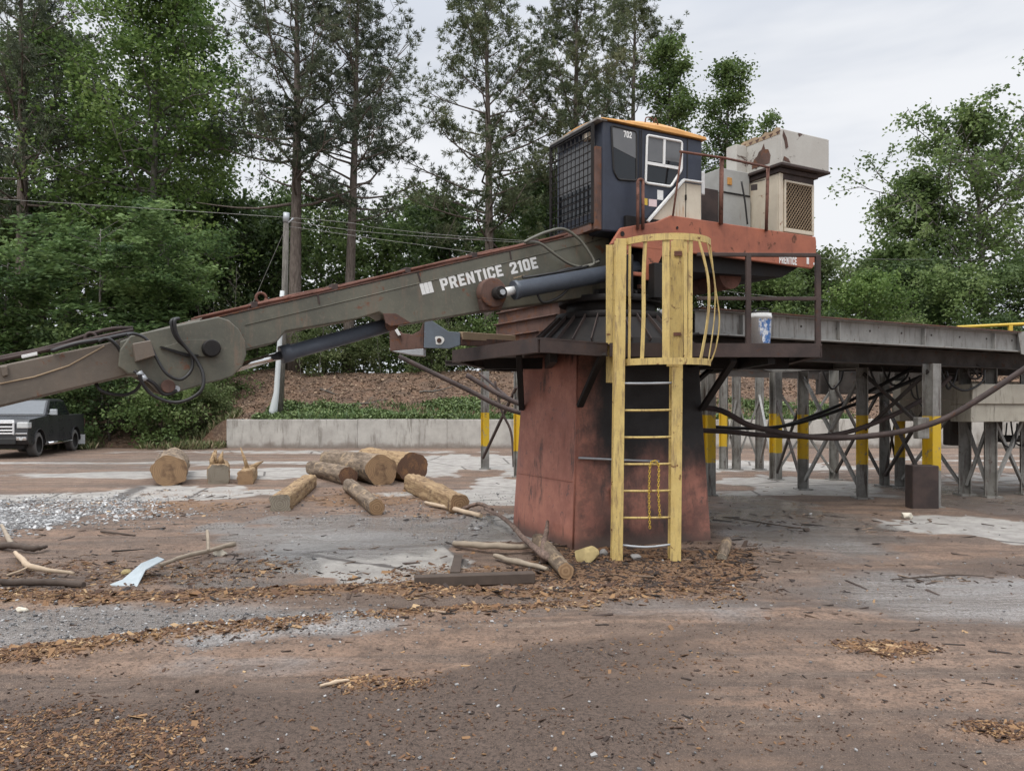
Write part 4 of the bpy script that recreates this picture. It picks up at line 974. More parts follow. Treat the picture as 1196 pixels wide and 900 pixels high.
m = MB(); lbox(m, EA0 - .02, EA1 + .05, EB0 - .06, EB1 + .02, 4.78, 4.84); lbox(m, EA0 + .02, EA1 + .0, EB0, EB1 - .01, 4.70, 4.78); m.build('lid_lip', MATS['dark_rust'], hs, .006)
# cap box: sheet metal sides with a torn hole, so the top edge is ragged
m = MB(); lbox(m, 2.24, 3.15, -.02, .73, 4.885, 5.33); cp = m.build('cap_box', MATS['white_cap'], ldr, .01, 2)
rngp = random.Random(3); pts = [(b, 5.33 + rngp.uniform(.0, .045)) for b in np.linspace(0, .70, 12)]
m = MB(); m.prism([L(2.236, b, z) for b, z in [(.0, 5.27)] + pts + [(.70, 5.27)]], S * .014); m.build('torn_edge', MATS['tan_edge'], cp)
hole = [(.20, 4.93), (.52, 4.93), (.54, 5.03), (.50, 5.12), (.44, 5.14), (.42, 5.22), (.38, 5.15), (.33, 5.13), (.30, 5.08), (.24, 5.05)]
m = MB(); m.prism([L(2.238, b, z) for b, z in hole], -S * .003); m.prism([L(a, .732, z) for a, z in ((2.27, 5.31), (2.33, 5.22), (2.36, 5.10), (2.31, 5.07), (2.29, 5.17), (2.255, 5.24))], N * .003)
m.prism([L(a, .732, z) for a, z in ((2.26, 4.91), (2.40, 4.90), (2.36, 4.95), (2.28, 4.97))], N * .003)
for b in np.linspace(.05, .66, 6): m.prism([L(2.238, b + q, z) for q, z in ((-.03, 5.31), (.05, 5.315), (.03, 5.285), (.0, 5.27))], -S * .003)
m.build('rust_hole', MATS['rusty_steel'], cp)
m = MB(); lbox(m, 2.225, 3.165, -.03, .745, 4.85, 4.885); m.build('cap_base', MATS['dark_rust'], cp, .005)
m = MB(); lbox(m, 2.05, 2.24, -.10, .10, 4.90, 5.28); m.build('side_flap', MATS['white_cap'], cp, .006)
m = MB(); m.tube(smooth_pts([Q(866, 212, .3), Q(870, 235, .32), Q(873, 262, .3)]), .012, 6); m.build('black_hose', MATS['hose_black'], ldr)
m = MB(); m.beam(Q(876, 214, .60), Q(893, 210, .60), .012, .012); m.prism([Q(x, y, .625) for x, y in ((877, 216), (884, 215), (884, 222), (877, 223))], N * .01); m.build('door_latch', MATS['dark_rust'], hs)
# handrail on the machine
m = MB(); m.tube([Q(794, 177, .70), Q(848, 185, .70), Q(898, 195.5, .70)], .016, 7); m.build('rail', MATS['red_rust'], ldr)
for (x0, y0, x1, y1, r) in ((796, 178, 786, 252, .013), (843, 186, 842, 262, .028), (897, 195, 895, 270, .022), (745, 212, 745, 268, .02), (751, 212, 751, 268, .02)):
    m = MB(); m.tube([Q(x0, y0, .67), Q(x1, y1, .67)], r, 7); m.build('rail_post', MATS['red_rust'], ldr)
m = MB(); m.tube(smooth_pts([Q(745, 213, .67), Q(746, 210, .67), Q(750, 210, .67), Q(751, 213, .67)], 3), .018, 6); m.build('rail_bend', MATS['red_rust'], ldr)

# --- main boom
BT = lambda a: 3.886 + .295 * (a + .062)
bp = [(-.02, BT(-.02)), (.12, 3.70), (.10, 3.20), (-.1, 3.06), (-1.0, 2.885), (-1.97, 2.717), (-2.885, 2.525), (-2.99, 2.535), (-3.06, 2.60), (-3.14, 2.645), (-3.375, 2.563), (-4.11, 2.40), (-4.2, 2.285), (-4.75, 2.13), (-4.95, BT(-4.95))]
m = MB(); lprism(m, bp, -.15, .25); boom = m.build('boom', MATS['boom_paint'], ldr, .014, 2)
m = MB(); m.tube([L(-.3, .250, BT(-.3) - .118), L(-4.5, .250, BT(-4.5) - .135)], .007, 5); m.build('weld_seam', MATS['boom_paint'], boom)
m = MB()
for x0, y0, x1, y1 in ((595.5, 292.7, 597, 303), (488, 318, 491, 329), (371, 343, 373, 355), (693, 272, 692, 280)): m.beam(Q(x0, y0, .252), Q(x1, y1, .252), .016, .012, N)
m.build('hose_clip', MATS['dark_rust'], boom)
m = MB(); lprism(m, [(a, BT(a) + d) for a, d in ((-.1, .001), (-.1, .014), (-4.9, .014), (-4.9, .001))], -.155, .258); m.build('top_flange', MATS['rusty_steel'], boom)
for off, b, r in ((.035, -.04, .022), (.04, .08, .018), (.03, .17, .015)):
    pts = [L(a, b + .008 * math.sin(a * 5 + off * 90), BT(a) + off + .012 + .008 * math.sin(a * 3.1 + b * 20)) for a in np.linspace(-.75, -4.95, 26)]
    MB().tube(pts, r, 7).build('hydraulic_line', MATS['red_rust'], boom)
m = MB()
for a in (-1.2, -2.0, -2.8, -3.6, -4.4): lprism(m, [(a - .03, BT(a) + .015), (a + .03, BT(a) + .015), (a + .03, BT(a) + .075), (a - .03, BT(a) + .075)], -.08, .20)
m.build('line_clamp', MATS['dark_rust'], boom, .004)
m = MB(); cR = Q(305, 349, 0.05); m.tube([cR + S * (.05 * math.cos(q)) + Vector((0, 0, .05 * math.sin(q) + .01)) for q in np.linspace(0, 2 * math.pi, 15)], .016, 6); m.build('ring', MATS['red_rust'], boom)
slope = (Vector((0, 0, 0)) + S * 1 + Vector((0, 0, .295))).normalized()
up = N.cross(slope)
textmesh('lettering', 'PRENTICE', MATS['worn_white'], boom, Q(516.5, 339.5, .2505), slope, N, width=(Q(588, 324, .25) - Q(515.5, 339, .25)).length, height=.132, bold=.022)
textmesh('lettering', '210E', MATS['worn_white'], boom, Q(597.5, 320.5, .2505), slope, N, width=(Q(628.5, 313, .25) - Q(597, 320, .25)).length, height=.132, bold=.022)
m = MB()
q0 = Q(493.2, 344.4, .2505); dx = slope * .0485; dy = up * .122
for k in range(3): m.prism([q0 + dx * k, q0 + dx * (k + .93), q0 + dx * (k + .93) + dy, q0 + dx * k + dy], N * .002)
m.build('square_emblem', MATS['worn_white'], boom)
m = MB(); q0 = Q(600, 325.5, .2505)
for k in range(7): m.prism([q0 + slope * (.022 * k), q0 + slope * (.022 * k + .017), q0 + slope * (.022 * k + .017) + up * .016, q0 + slope * (.022 * k) + up * .016], N * .0015)
m.build('faded_print', MATS['tan_edge'], boom)
# pivot boss and lift cylinder
c1 = Q(571, 343, .25)
m = MB(); m.tube([c1 + N * .001, c1 + N * .13], .165, 26); lprism(m, az([(557, 350), (586, 350), (582, 362), (560, 364)], .25), .251, .34); m.build('pivot_boss', MATS['rusty_steel'], boom, .012, 2)
pc = Q(583.5, 342, .44)
m = MB(); m.tube([pc - N * .25, pc + N * .05], .072, 16); m.tube([pc + N * .05, pc + N * .07], .05, 6); m.build('pivot_pin', MATS['grease_black'], boom, .004)
m = MB(); m.tube([pc + N * .07, pc + N * .082], .032, 10); m.build('pin_nut', MATS['galvanised'], boom)
e0 = Q(600, 339, .44); e1 = Q(706, 320, .44); dirc = (e1 - e0).normalized(); e2 = e0 + dirc * 1.75
m = MB(); m.tube([e0, e0 + dirc * .05, e0 + dirc * .06, e2], [.108, .108, .098, .098], 22); lc = m.build('lift_cylinder', MATS['cylinder_paint'], ldr)
m = MB(); m.tube([pc - dirc * .0, e0], .048, 14); m.build('cylinder_rod', MATS['worn_white'], lc)
m = MB(); m.tube(smooth_pts([e0 + dirc * .32 + Vector((0, 0, -.1)), e0 + dirc * .4 + Vector((0, 0, -.2)), e0 + dirc * .62 + Vector((0, 0, -.17)), e0 + dirc * .8 + Vector((0, 0, -.05))]), .016, 7); m.build('hose', MATS['hose_black'], ldr)
m = MB(); m.tube([e0 + dirc * .12 + Vector((0, 0, .12)), e0 + dirc * 1.0 + Vector((0, 0, .118))], .012, 6); m.build('feed_pipe', MATS['hose_black'], lc)
# --- stick with its elbow cheeks
ST = az([(300, 357), (237, 370.5), (155, 391.5), (122, 401), (0, 426.5), (-170, 461)], .2)
SB = az([(-170, 512), (0, 474.5), (150, 438), (200, 440), (260, 425)], .2)
m = MB(); lprism(m, ST[1:] + SB[:-1], -.20, .20); stick = m.build('stick', MATS['stick_paint'], ldr, .014, 2)
chk = [(169, 387.8), (255, 369.6), (268, 374), (279, 384), (287, 399), (288, 414), (283, 428), (272, 439), (258, 444), (241.7, 447.5), (211, 457), (196, 460.5), (184, 457), (174, 447), (158, 437), (150, 436.5), (138, 428), (140, 408), (152, 392)]
m = MB(); lprism(m, az(chk, .34), .27, .34); lprism(m, az(chk, .34), -.32, -.25); lprism(m, az([(140, 398), (168, 388), (235, 373), (225, 392), (200, 440), (160, 436), (142, 428)], .3), -.25, .27)
chk_o = m.build('elbow_cheek', MATS['boom_paint'], stick, .012, 2)
m = MB(); m.tube([Q(x, y, .204) for x, y in ((122, 404), (80, 427), (40, 440), (0, 448))], .007, 5); m.build('weld_seam', MATS['tan_edge'], stick)
m = MB(); lprism(m, az([(0, 428), (9, 427), (10, 438), (3, 440)], .205), .2, .225); m.build('stick_bracket', MATS['stick_paint'], stick, .006)
m = MB(); lprism(m, az(rnd([(217, 396.5), (254, 396.5), (259, 403), (256, 416.5), (232, 416.5), (186, 407)], 3), .345), .34, .358); m.build('pin_keeper', MATS['boom_paint'], stick, .005)
pp = Q(246, 407, .36); m = MB(); m.tube([pp - N * .02, pp + N * .09], .082, 16); lprism(m, az([(236, 402), (254, 400), (257, 413), (238, 414)], .40), .36, .42); m.build('elbow_pin', MATS['grease_black'], stick, .012)
m = MB(); lprism(m, az([(186, 405.5), (188, 404), (222, 413.5), (232, 414), (232, 416), (218, 416.5)], .365), .36, .376); m.build('lever', MATS['grease_black'], stick)
m = MB(); b_ = az([(154, 402), (175, 398), (180.5, 416), (158, 423)], .40); lprism(m, b_, .341, .50); m.build('terminal_box', MATS['stick_paint'], stick, .006)
pq = Q(196, 451, .345); m = MB(); m.tube([pq, pq + N * .05], .062, 16); m.build('link_pin', MATS['rusty_steel'], stick, .006); m = MB(); m.tube([Q(206, 454, .345), Q(206, 454, .345) + N * .03], .03, 12); m.build('steel_collar', MATS['galvanised'], stick)
m = MB(); cR = Q(106, 390.5, 0.1); m.tube([cR + S * (.045 * math.cos(q)) + Vector((0, 0, .045 * math.sin(q) - .03)) for q in np.linspace(0, 2 * math.pi, 15)], .016, 6); m.build('ring', MATS['dark_rust'], stick)
sl_ = [Q(x, y, .0) for x, y in ((155, 389), (122, 396), (60, 411), (0, 424), (-170, 458))]
for k, (b, o_) in enumerate(((-.03, .03), (.06, .045), (.13, .02))): MB().tube(smooth_pts([q + N * b + Vector((0, 0, o_ + .035 * (i == 1 and k == 1))) for i, q in enumerate(sl_)], 4), .018, 7).build('hydraulic_line', MATS['dark_rust'], stick)
m = MB(); lprism(m, az([(25, 415), (44, 411), (44, 415), (26, 419)], .1), .05, .15); m.build('bright_clamp', MATS['label_white'], stick, .004)
# stick cylinder tucked under the boom
k0 = Q(452, 380, .04); k1 = Q(328, 414.5, .04); k2 = Q(279, 428.5, .04); dk = (k1 - k0).normalized()
m = MB(); m.tube([k0, k1 - dk * .12, k1 - dk * .11, k1], [.078, .078, .092, .092], 20); sc_ = m.build('stick_cylinder', MATS['cylinder_paint'], ldr)
m = MB(); m.tube([k1, k2 + dk * .1], .042, 16); m.build('cylinder_rod', MATS['chrome'], sc_)
m = MB(); m.tube([k0 - dk * .02 - N * .12, k0 - dk * .02 + N * .12], .07, 14); m.build('cylinder_pin', MATS['rusty_steel'], sc_)
m = MB(); lprism(m, az([(447, 366), (462, 366), (480, 377), (456, 381), (450, 377)], .25), .252, .262); m.build('recess_lip', MATS['rusty_steel'], boom, .003)
# hoses round the elbow and at the boom root
def hose(pix, b, r, mat, nm='hose'):
    pts = [Q(x, y, b + (0.03 * math.sin(i * 1.3))) for i, (x, y) in enumerate(pix)]; MB().tube(smooth_pts(pts, 6), r, 8).build(nm, mat, ldr)
hose([(209, 372), (204, 375), (207, 391.7), (219, 408), (230.5, 422), (237.5, 439), (235, 455.5), (219, 466.7), (200, 469.4), (178, 461), (166, 447), (163, 437)], .44, .016, MATS['hose_black'])
hose([(206, 372), (200, 376), (205.5, 394), (222, 412), (224, 430.5), (211, 443), (194.4, 436), (182, 416.7), (172, 397), (158, 390), (148, 391)], .42, .015, MATS['hose_black'])
hose([(116, 399), (125, 395), (136, 403), (144, 416.7), (150, 428), (157, 436)], .30, .016, MATS['hose_black'])
hose([(157, 433), (167, 440), (180, 448), (190, 459.5), (200, 459.5), (206, 456)], .40, .017, MATS['hose_black'])
hose([(112, 447), (117, 455), (128, 459.5), (145, 461), (158, 456), (164, 448)], .1, .016, MATS['hose_black'])
hose([(60, 410), (90, 401), (120, 396), (150, 390), (160, 391)], .22, .018, MATS['hose_black'])
m = MB()
for x, y in ((164, 436), (168, 441)): m.tube([Q(x - 2, y - 2, .44), Q(x + 2, y + 3, .44)], .028, 8)
m.build('hose_coupling', MATS['galvanised'], ldr)
hose([(612, 283), (626, 276), (640, 270.5), (658, 267.5), (676, 279), (689, 296), (694, 307), (688, 311)], .36, .017, MATS['hose_olive'])
hose([(614, 283.5), (630, 284), (648, 297), (664, 307.5), (678, 311.5), (690, 309), (700, 305)], .34, .017, MATS['hose_olive'])
hose([(650, 318), (664, 314), (680, 313), (700, 303)], .33, .016, MATS['hose_black'])
hose([(610, 323), (640, 321), (672, 313), (700, 306)], .31, .014, MATS['hose_black'])
# ================================================================== yellow caged ladder in front of the pedestal
YL = 8.43
lad = thing('caged_ladder', 'yellow steel ladder with a bent safety cage standing in front of the red pedestal', 'ladder', (1.43, YL, 0))
def ground(x, y): return float(rowsum(np.array([x]), np.array([y]))[0])
for xa, xb in ((720, 724.5), (787.5, 791)):
    m = MB(); a = P(xa, 655, YL); a.z = -.03; b = P(xb, 280, YL)
    m.beam(a, b, .014, .12, (0, 1, 0)); up_ = Vector((0, 1, 0))
    s_ = 1 if xa < 750 else -1
    for k in (-1, 1): m.beam(a + up_ * (k * .054) + Vector((.052, 0, 0)), b + up_ * (k * .054) + Vector((.052, 0, 0)), .09, .012, (0, 1, 0)) if False else None
    m.beam(a - Vector((0, .066, 0)), b - Vector((0, .066, 0)), .115, .012, (0, 1, 0)); m.beam(a + Vector((0, .066, 0)), b + Vector((0, .066, 0)), .115, .012, (0, 1, 0))
    m.build('rail', MATS['yellow_paint'], lad, .003)
for i, y in enumerate((447.5, 479, 510.5, 541.8, 573, 604.3, 635.5)):
    a, b = P(720.5, y, YL), P(787.5, y - .5, YL)
    sag = -.03 if i == 6 else -.004
    MB().tube(smooth_pts([a, (a + b) / 2 + Vector((0, 0, sag)), b], 4), .013, 7).build('rung', MATS['galvanised' if i in (0, 6) else 'yellow_paint'], lad)
def hoop(t):
    """plan of the cage, left end to right end, bulging towards the climber's back"""
    a = math.pi * (1 - t); pl, pr = Vector((1.163, 8.72)), Vector((2.14, 8.50)); c_ = (pl + pr) / 2
    q = c_ + (pr - pl) / 2 * math.cos(a) + Vector((-.08, -.46)) * math.sin(a) ; return q
TS = np.linspace(0, 1, 61); HX_ = np.array([CX + F * hoop(t).x / hoop(t).y for t in TS])
def hoop_at(x): return hoop(float(np.interp(x, HX_, TS)))
for z0, z1, nm in ((3.375, 3.445, 'cage_hoop'), (2.09, 2.16, 'cage_hoop')):
    m = MB(); inn, out = [], []
    for t in np.linspace(0, 1, 25):
        q = hoop(t); d = (hoop(min(1, t + .01)) - hoop(max(0, t - .01))).normalized(); nn = Vector((-d.y, d.x)) * .006
        out.append(q - nn); inn.append(q + nn)
    nn_ = len(inn); v = [(q.x, q.y, z) for z in (z0, z1) for r in (out, inn) for q in r]; fs = []
    for i in range(nn_ - 1):
        o0, i0, o1, i1 = i, nn_ + i, 2 * nn_ + i, 3 * nn_ + i
        fs += [(o0, o0 + 1, o1 + 1, o1), (i0 + 1, i0, i1, i1 + 1), (o1, o1 + 1, i1 + 1, i1), (o0 + 1, o0, i0, i0 + 1)]
    fs += [(0, 2 * nn_, 3 * nn_, nn_), (nn_ - 1, 2 * nn_ - 1, 4 * nn_ - 1, 3 * nn_ - 1)]
    m.add(v, fs); m.build(nm, MATS['yellow_paint'], lad)
for xt, xm, xb, wd in ((724, 724, 724, .05), (736, 735.5, 735, .032), (754, 752, 750, .042), (778, 778, 778, .075), (801, 801, 801, .04), (807, 806.5, 806, .05), (816, 821.5, 817, .038), (825.5, 830.5, 826.5, .034)):
    pts = []
    for z, x in ((2.13, xb), (2.6, xm), (3.0, xm), (3.40, xt)):
        q = hoop_at(min(x, 829.5)); d = Vector((0, 0))
        if x > 812: d = Vector((max(0, x - xt) * .009, -.01))
        pts.append(Vector((q.x + d.x, q.y + d.y + .012, z)))
    pts = smooth_pts(pts, 4) if xm != xb else [pts[0], pts[-1]]
    m = MB()
    tang = hoop_at(min(xm + 1.5, 829.9)) - hoop_at(min(xm - 1.5, 827)); nrm = Vector((-tang.y, tang.x, 0)).normalized()
    for a, b in zip(pts[:-1], pts[1:]): m.beam(a, b, wd, .008, nrm)
    m.build('cage_bar', MATS['yellow_paint'], lad)
m = MB(); m.tube(smooth_pts([Vector((2.135, 8.49, 3.40)), Vector((2.19, 8.49, 2.95)), Vector((2.235, 8.49, 2.6)), Vector((2.20, 8.49, 2.3)), Vector((2.14, 8.49, 2.13))], 5), .008, 6); m.build('bent_rod', MATS['yellow_paint'], lad)
m = MB(); a, b = P(714, 447, 8.78), P(714, 287.5, 8.78)
m.beam(a, b, .012, .13, (0, 1, 0)); m.beam(a + Vector((-.03, -.066, 0)), b + Vector((-.03, -.066, 0)), .075, .01, (0, 1, 0)); m.beam(a + Vector((.035, .04, 0)), b + Vector((.035, .04, 0)), .06, .01, (0, 1, 0)); m.build('side_channel', MATS['yellow_paint'], lad, .003)
m = MB(); a, b = P(785.5, 428, 8.36), P(790, 290, 8.36); m.beam(a, b, .125, .01, (0, 1, 0)); m.build('cover_plate', MATS['yellow_paint'], lad, .003)
m = MB(); m.beam(P(716, 288, 8.78), Vector((*hoop(0), 3.41)), .01, .05); m.beam(P(716, 425, 8.78), Vector((*hoop(0), 2.13)), .01, .05); m.build('tie_bar', MATS['yellow_paint'], lad)
m = MB(); c_ = P(792, 296, 8.35); m.beam(c_ - Vector((.04, 0, 0)), c_ + Vector((.04, 0, 0)), .02, .05); c_ = P(791, 390, 8.35); m.beam(c_ - Vector((.04, 0, 0)), c_ + Vector((.04, 0, 0)), .012, .035); m.build('hinge', MATS['red_rust'], lad)
# plastic chain looped over a rung
m = MB(); path = [P(759, 617, 8.40), P(758, 580, 8.40), P(759, 545, 8.39), P(762, 538.5, 8.40), P(767, 538.5, 8.41), P(769.5, 546, 8.40), P(769, 575, 8.39), P(771, 606, 8.40)]
path = smooth_pts(path, 10); seg = []; acc = 0
cum = [0]
for a, b in zip(path[:-1], path[1:]): cum.append(cum[-1] + (b - a).length)
d = 0; k = 0
while d < cum[-1] - .03:
    def at(dd):
        i = max(0, min(len(path) - 2, int(np.searchsorted(cum, dd)) - 1)); return path[i].lerp(path[i + 1], (dd - cum[i]) / max(1e-6, cum[i + 1] - cum[i]))
    a, b = at(d), at(d + .032); dr = (b - a).normalized(); sd = dr.cross(Vector((0, 1, .3))).normalized()
    if k % 2: sd = dr.cross(sd)
    cc = (a + b) / 2
    m.tube([cc + dr * (.019 * math.cos(q)) + sd * (.011 * math.sin(q)) for q in np.linspace(0, 2 * math.pi, 9)], .0035, 4, cap=False); d += .027; k += 1
tag(m.build('chain', MATS['label_yellow']), 'yellow plastic chain looped over a rung of the yellow ladder', 'chain')

# ================================================================== rusty trough and hinge bracket on the platform
tr = thing('log_trough', 'stepped rusty steel trough on the platform with a blue grey hinge plate at its end', 'trough', (.2, 11.3, PZ))
E0, E1 = Vector((-.21, 11.98, 0)), Vector((.64, 10.58, 0)); dn = (E1 - E0).normalized(); ob_ = Vector((dn.y, -dn.x, 0)); ob_ = -ob_ if ob_.y > 0 else ob_
m = MB()
for z0, z1, o_ in ((2.36, 2.70, .10), (2.70, 2.90, .04), (2.90, 3.08, 0), (3.08, 3.32, -.04)):
    a, b = E0 + ob_ * o_, E1 + ob_ * o_ + dn * o_ * .5; bk = -ob_ * .5
    if z0 < 2.6: b = E1 - dn * .35 + ob_ * o_
    m.hexa([a + Vector((0, 0, z0)), b + Vector((0, 0, z0)), b + bk + Vector((0, 0, z0)), a + bk + Vector((0, 0, z0))], [q + Vector((0, 0, z1 - z0 - .004)) for q in (a + Vector((0, 0, z0)), b + Vector((0, 0, z0)), b + bk + Vector((0, 0, z0)), a + bk + Vector((0, 0, z0)))])
    m.beam(a + ob_ * .02 + Vector((0, 0, z1 - .012)), b + ob_ * .02 + Vector((0, 0, z1 - .012)), .05, .02)
m.build('trough_side', MATS['rusty_steel'], tr, .006)
def flat(px_, Y, th, name, mat, par, bev=.004):
    m = MB(); m.prism([P(x, y, Y) for x, y in px_], (0, th, 0)); return m.build(name, mat, par, bev)
hp = flat([(496, 373.5), (503, 373.5), (524, 387), (537.5, 388), (537.5, 403), (524.5, 407), (495, 406)], 9.92, .05, 'hinge_plate', MATS['bracket_blue'], tr)
m = MB(); c_ = P(513, 397.5, 9.918); pts = [c_ + Vector((math.cos(a) * .055 * (1 + .22 * math.sin(3 * a + 1)), 0, math.sin(a) * .066 * (1 + .2 * math.cos(2 * a)))) for a in np.linspace(0, 6.28, 18)[:-1]]
m.prism(pts, (0, -.004, 0)); m.build('white_ring', MATS['label_white'], hp)
m = MB(); m.tube([c_ + Vector((0, .0, 0)), c_ + Vector((0, -.012, 0))], .03, 12); m.build('pin', MATS['dark_rust'], hp)
flat([(494.5, 376), (490.6, 386), (481.6, 390.5), (470, 389), (461, 382.5), (454.5, 385), (455.6, 409.7), (494.5, 407)], 9.95, .30, 'cradle_plate', MATS['rusty_steel'], tr)
flat([(458, 409.9), (494.8, 407), (494.8, 415), (480, 414)], 9.94, .25, 'pale_lip', MATS['galvanised'], tr)
flat([(460, 384), (463, 382), (468, 391), (465, 392)], 9.90, .04, 'steel_strip', MATS['label_white'], tr)
m = MB(); m.beam(P(538, 392, 9.96), P(600, 396, 10.9), .07, .10); m.build('arm', MATS['tan_edge'], tr, .004)
m = MB(); m.beam(P(536, 398.5, 9.96), P(600, 402, 10.9), .09, .10); m.build('arm_channel', MATS['rusty_steel'], tr, .004)

# ================================================================== bucket on the platform
bk = thing('bucket', 'white plastic bucket with a torn blue label on the platform edge between two railing posts', 'bucket', (2.83, 9.0, PZ)); bc = Vector((2.83, 9.0, PZ + .002))
m = MB(); m.tube([bc, bc + Vector((0, 0, .30)), bc + Vector((0, 0, .305)), bc + Vector((0, 0, .33)), bc + Vector((0, 0, .335)), bc + Vector((0, 0, .36))], [.112, .127, .136, .136, .128, .130], 28); m.build('bucket_body', MATS['label_white'], bk)
m = MB(); n_ = 14
v = []
for z, r in ((.02, .1145), (.29, .1280)):
    for k in range(n_):
        a = R(-112 + 105 * k / (n_ - 1)); v.append(bc + Vector((math.cos(a) * r, math.sin(a) * r, z + (.02 * math.sin(k * 2.1) if z > .2 else .05 * (k < 3)))))
m.add(v, [(k, k + 1, n_ + k + 1, n_ + k) for k in range(n_ - 1)]); t = NT('blue_label'); p = t.pos(); t.color(t.mix(t.ramp(t.noise(p, 16, 5, .7), .42, .58), (.72, .74, .76), (.05, .16, .42))); t.rough(.45); m.build('label', t.m, bk)
m = MB(); m.tube([bc + Vector((0, 0, .361)), bc + Vector((0, 0, .385))], [.125, .10], 18); m.tube(smooth_pts([bc + Vector((-.13, 0, .32)), bc + Vector((-.08, -.06, .40)), bc + Vector((.05, -.06, .41)), bc + Vector((.13, 0, .32))]), .006, 5); m.build('lid', MATS['rubber'], bk)

# ================================================================== log deck on steel columns
D0 = Vector((2.78, 10.8, 0)); U = Vector((.885, .466, 0)); V_ = Vector((-.466, .885, 0))
def Dk(u, v, z): return D0 + U * u + V_ * v + Vector((0, 0, z))
dk_ = thing('log_deck', 'long grey steel log deck on braced columns running back behind the pedestal', 'log deck', (6, 13, 0))
t = NT('column_paint'); p = t.pos(); x, y, z = t.xyz(p); n1 = t.noise(p, 3, 7, .7)
c = t.mix(t.ramp(n1, .36, .66), (.27, .265, .245), (.16, .15, .135)); c = t.mix(t.ramp(t.noise(t.scaled(p, (7, 7, 1)), 1.6, 7, .72), .50, .68), c, (.075, .055, .045))
band = t.math('MULTIPLY', t.ramp(z, .60, .615), t.ramp(z, 1.49, 1.505, 1, 0)); band = t.math('MULTIPLY', band, t.ramp(t.noise(p, 7, 8, .78), .34, .46))
c = t.mix(band, c, t.mix(n1, (.66, .44, .015), (.52, .33, .02))); t.color(c); t.rough(.6); t.bump(t.noise(p, 14, 6, .7), .25, .01); MATS['column'] = t.m
worn('bare_column', (.25, .245, .225), (.15, .14, .125), rust=(.12, .07, .05), rust_amt=.42, dirt=(.075, .055, .045), dirt_amt=.55, rough=.65, scale=3)
m = MB(); m.ibeam(Dk(-.35, 0, 2.80), Dk(12, 0, 2.80), .16, .34, .022, .014); ob = m.build('edge_beam', MATS['deck_grey'], dk_)
for u in (.45, 2.4, 4.4, 6.3): MB().beam(Dk(u, -.04, 2.64), Dk(u, -.04, 2.96 - .03), .012, .07, V_).build('stiffener', MATS['deck_grey'], dk_)
for u in np.arange(.9, 11.5, .75): MB().tube([Dk(u, -.0072, 2.83), Dk(u, -.014, 2.83)], .018, 6).build('bolt', MATS['deck_dark'], dk_)
m = MB(); m.beam(Dk(-.35, .0, 2.975), Dk(12, .0, 2.975), .24, .02); m.build('rusty_cap_strip', MATS['rusty_steel'], dk_)
m = MB(); m.ibeam(Dk(-.3, .40, 2.49), Dk(12, .40, 2.49), .16, .28); m.ibeam(Dk(-.3, 2.2, 2.49), Dk(12, 2.2, 2.49), .16, .28); m.ibeam(Dk(-.3, 4.2, 2.70), Dk(12, 4.2, 2.70), .16, .26); m.build('stringer', MATS['deck_dark'], dk_)
m = MB()
for u in np.arange(0, 12, .95): m.beam(Dk(u, .12, 2.72), Dk(u, 4.6, 2.72), .10, .17)
m.build('cross_beam', MATS['deck_dark'], dk_)
m = MB(); m.prism([Dk(-.3, .1, 2.84), Dk(12, .1, 2.84), Dk(12, 2.6, 2.84), Dk(-.3, 2.6, 2.84)], (0, 0, .08)); m.build('deck_plate', MATS['deck_dark'], dk_)
m = MB(); m.ibeam(P(520, 424, 20), P(640, 424, 20), .14, .12); m.ibeam(P(820, 424, 17.6), P(912, 428, 17.6), .2, .26); m.build('low_beam', MATS['deck_dark'], dk_)
m = MB(); m.prism([P(x, y, 16.4) for x, y in ((878, 419), (905, 417), (938, 424), (936, 433), (905, 435), (892, 431))], (0, .03, 0)); m.beam(P(897, 420, 16.3), P(906, 430, 16.3), .05, .05); m.beam(P(914, 420, 16.3), P(924, 431, 16.3), .05, .05); m.build('gusset', MATS['deck_grey'], dk_)
m = MB(); m.ibeam(P(905, 427, 16.2), P(1003, 424, 14.6), .16, .22); m.build('pale_beam', MATS['deck_grey'], dk_)
cols = dict(c1=(938, 15.8), c2=(1007, 14.3), c3=(1088, 13.0), c4=(1127, 14.9), c5=(1157, 14.5), c6=(1033, 16.5), c7=(1051, 16.3), c8=(906, 17.9), c9=(887, 20.8), c10=(860, 20.8), c11=(845, 20.8), c12=(974, 17.9), c13=(1199, 14.9), c14=(827, 14.8), l1=(566.5, 21.0), l2=(605.5, 18.6))
cpos = {}
for k, (x, Y) in cols.items():
    q = Vector(((x - CX) / F * Y, Y, 0)); cpos[k] = q
    wd = .2 if k[0] == 'c' else .17
    m = MB(); m.ibeam(q + Vector((0, 0, -.08)), q + Vector((0, 0, 2.36 if Y < 17 else 2.6)), wd, wd, .016, .012, Vector((.9, -.43, 0)) if k not in ('c3', 'c8', 'c14', 'l1') else Vector((.45, -.9, 0)))
    m.beam(q + Vector((0, 0, -.05)), q + Vector((0, 0, .018)), .3, .3, (0, 1, 0)); m.build('column', MATS['column' if k in ('c1', 'c2', 'c3', 'c8', 'c11', 'c14', 'l1', 'l2', 'c7') else 'bare_column'], dk_)
def braces(a, b, z0=.12, z1=2.3, mat='deck_grey', w_=.055):
    for (s0, s1) in (((cpos[a], z0), (cpos[b], z1)), ((cpos[a], z1), (cpos[b], z0))):
        p0 = s0[0] + Vector((0, 0, s0[1])); p1 = s1[0] + Vector((0, 0, s1[1])); off = Vector((0, -.02 if s0[1] == z0 else .045, 0)); dd = (p1 - p0).normalized() * .08
        MB().beam(p0 + off + dd, p1 + off - dd, w_, w_).build('brace', MATS[mat], dk_)
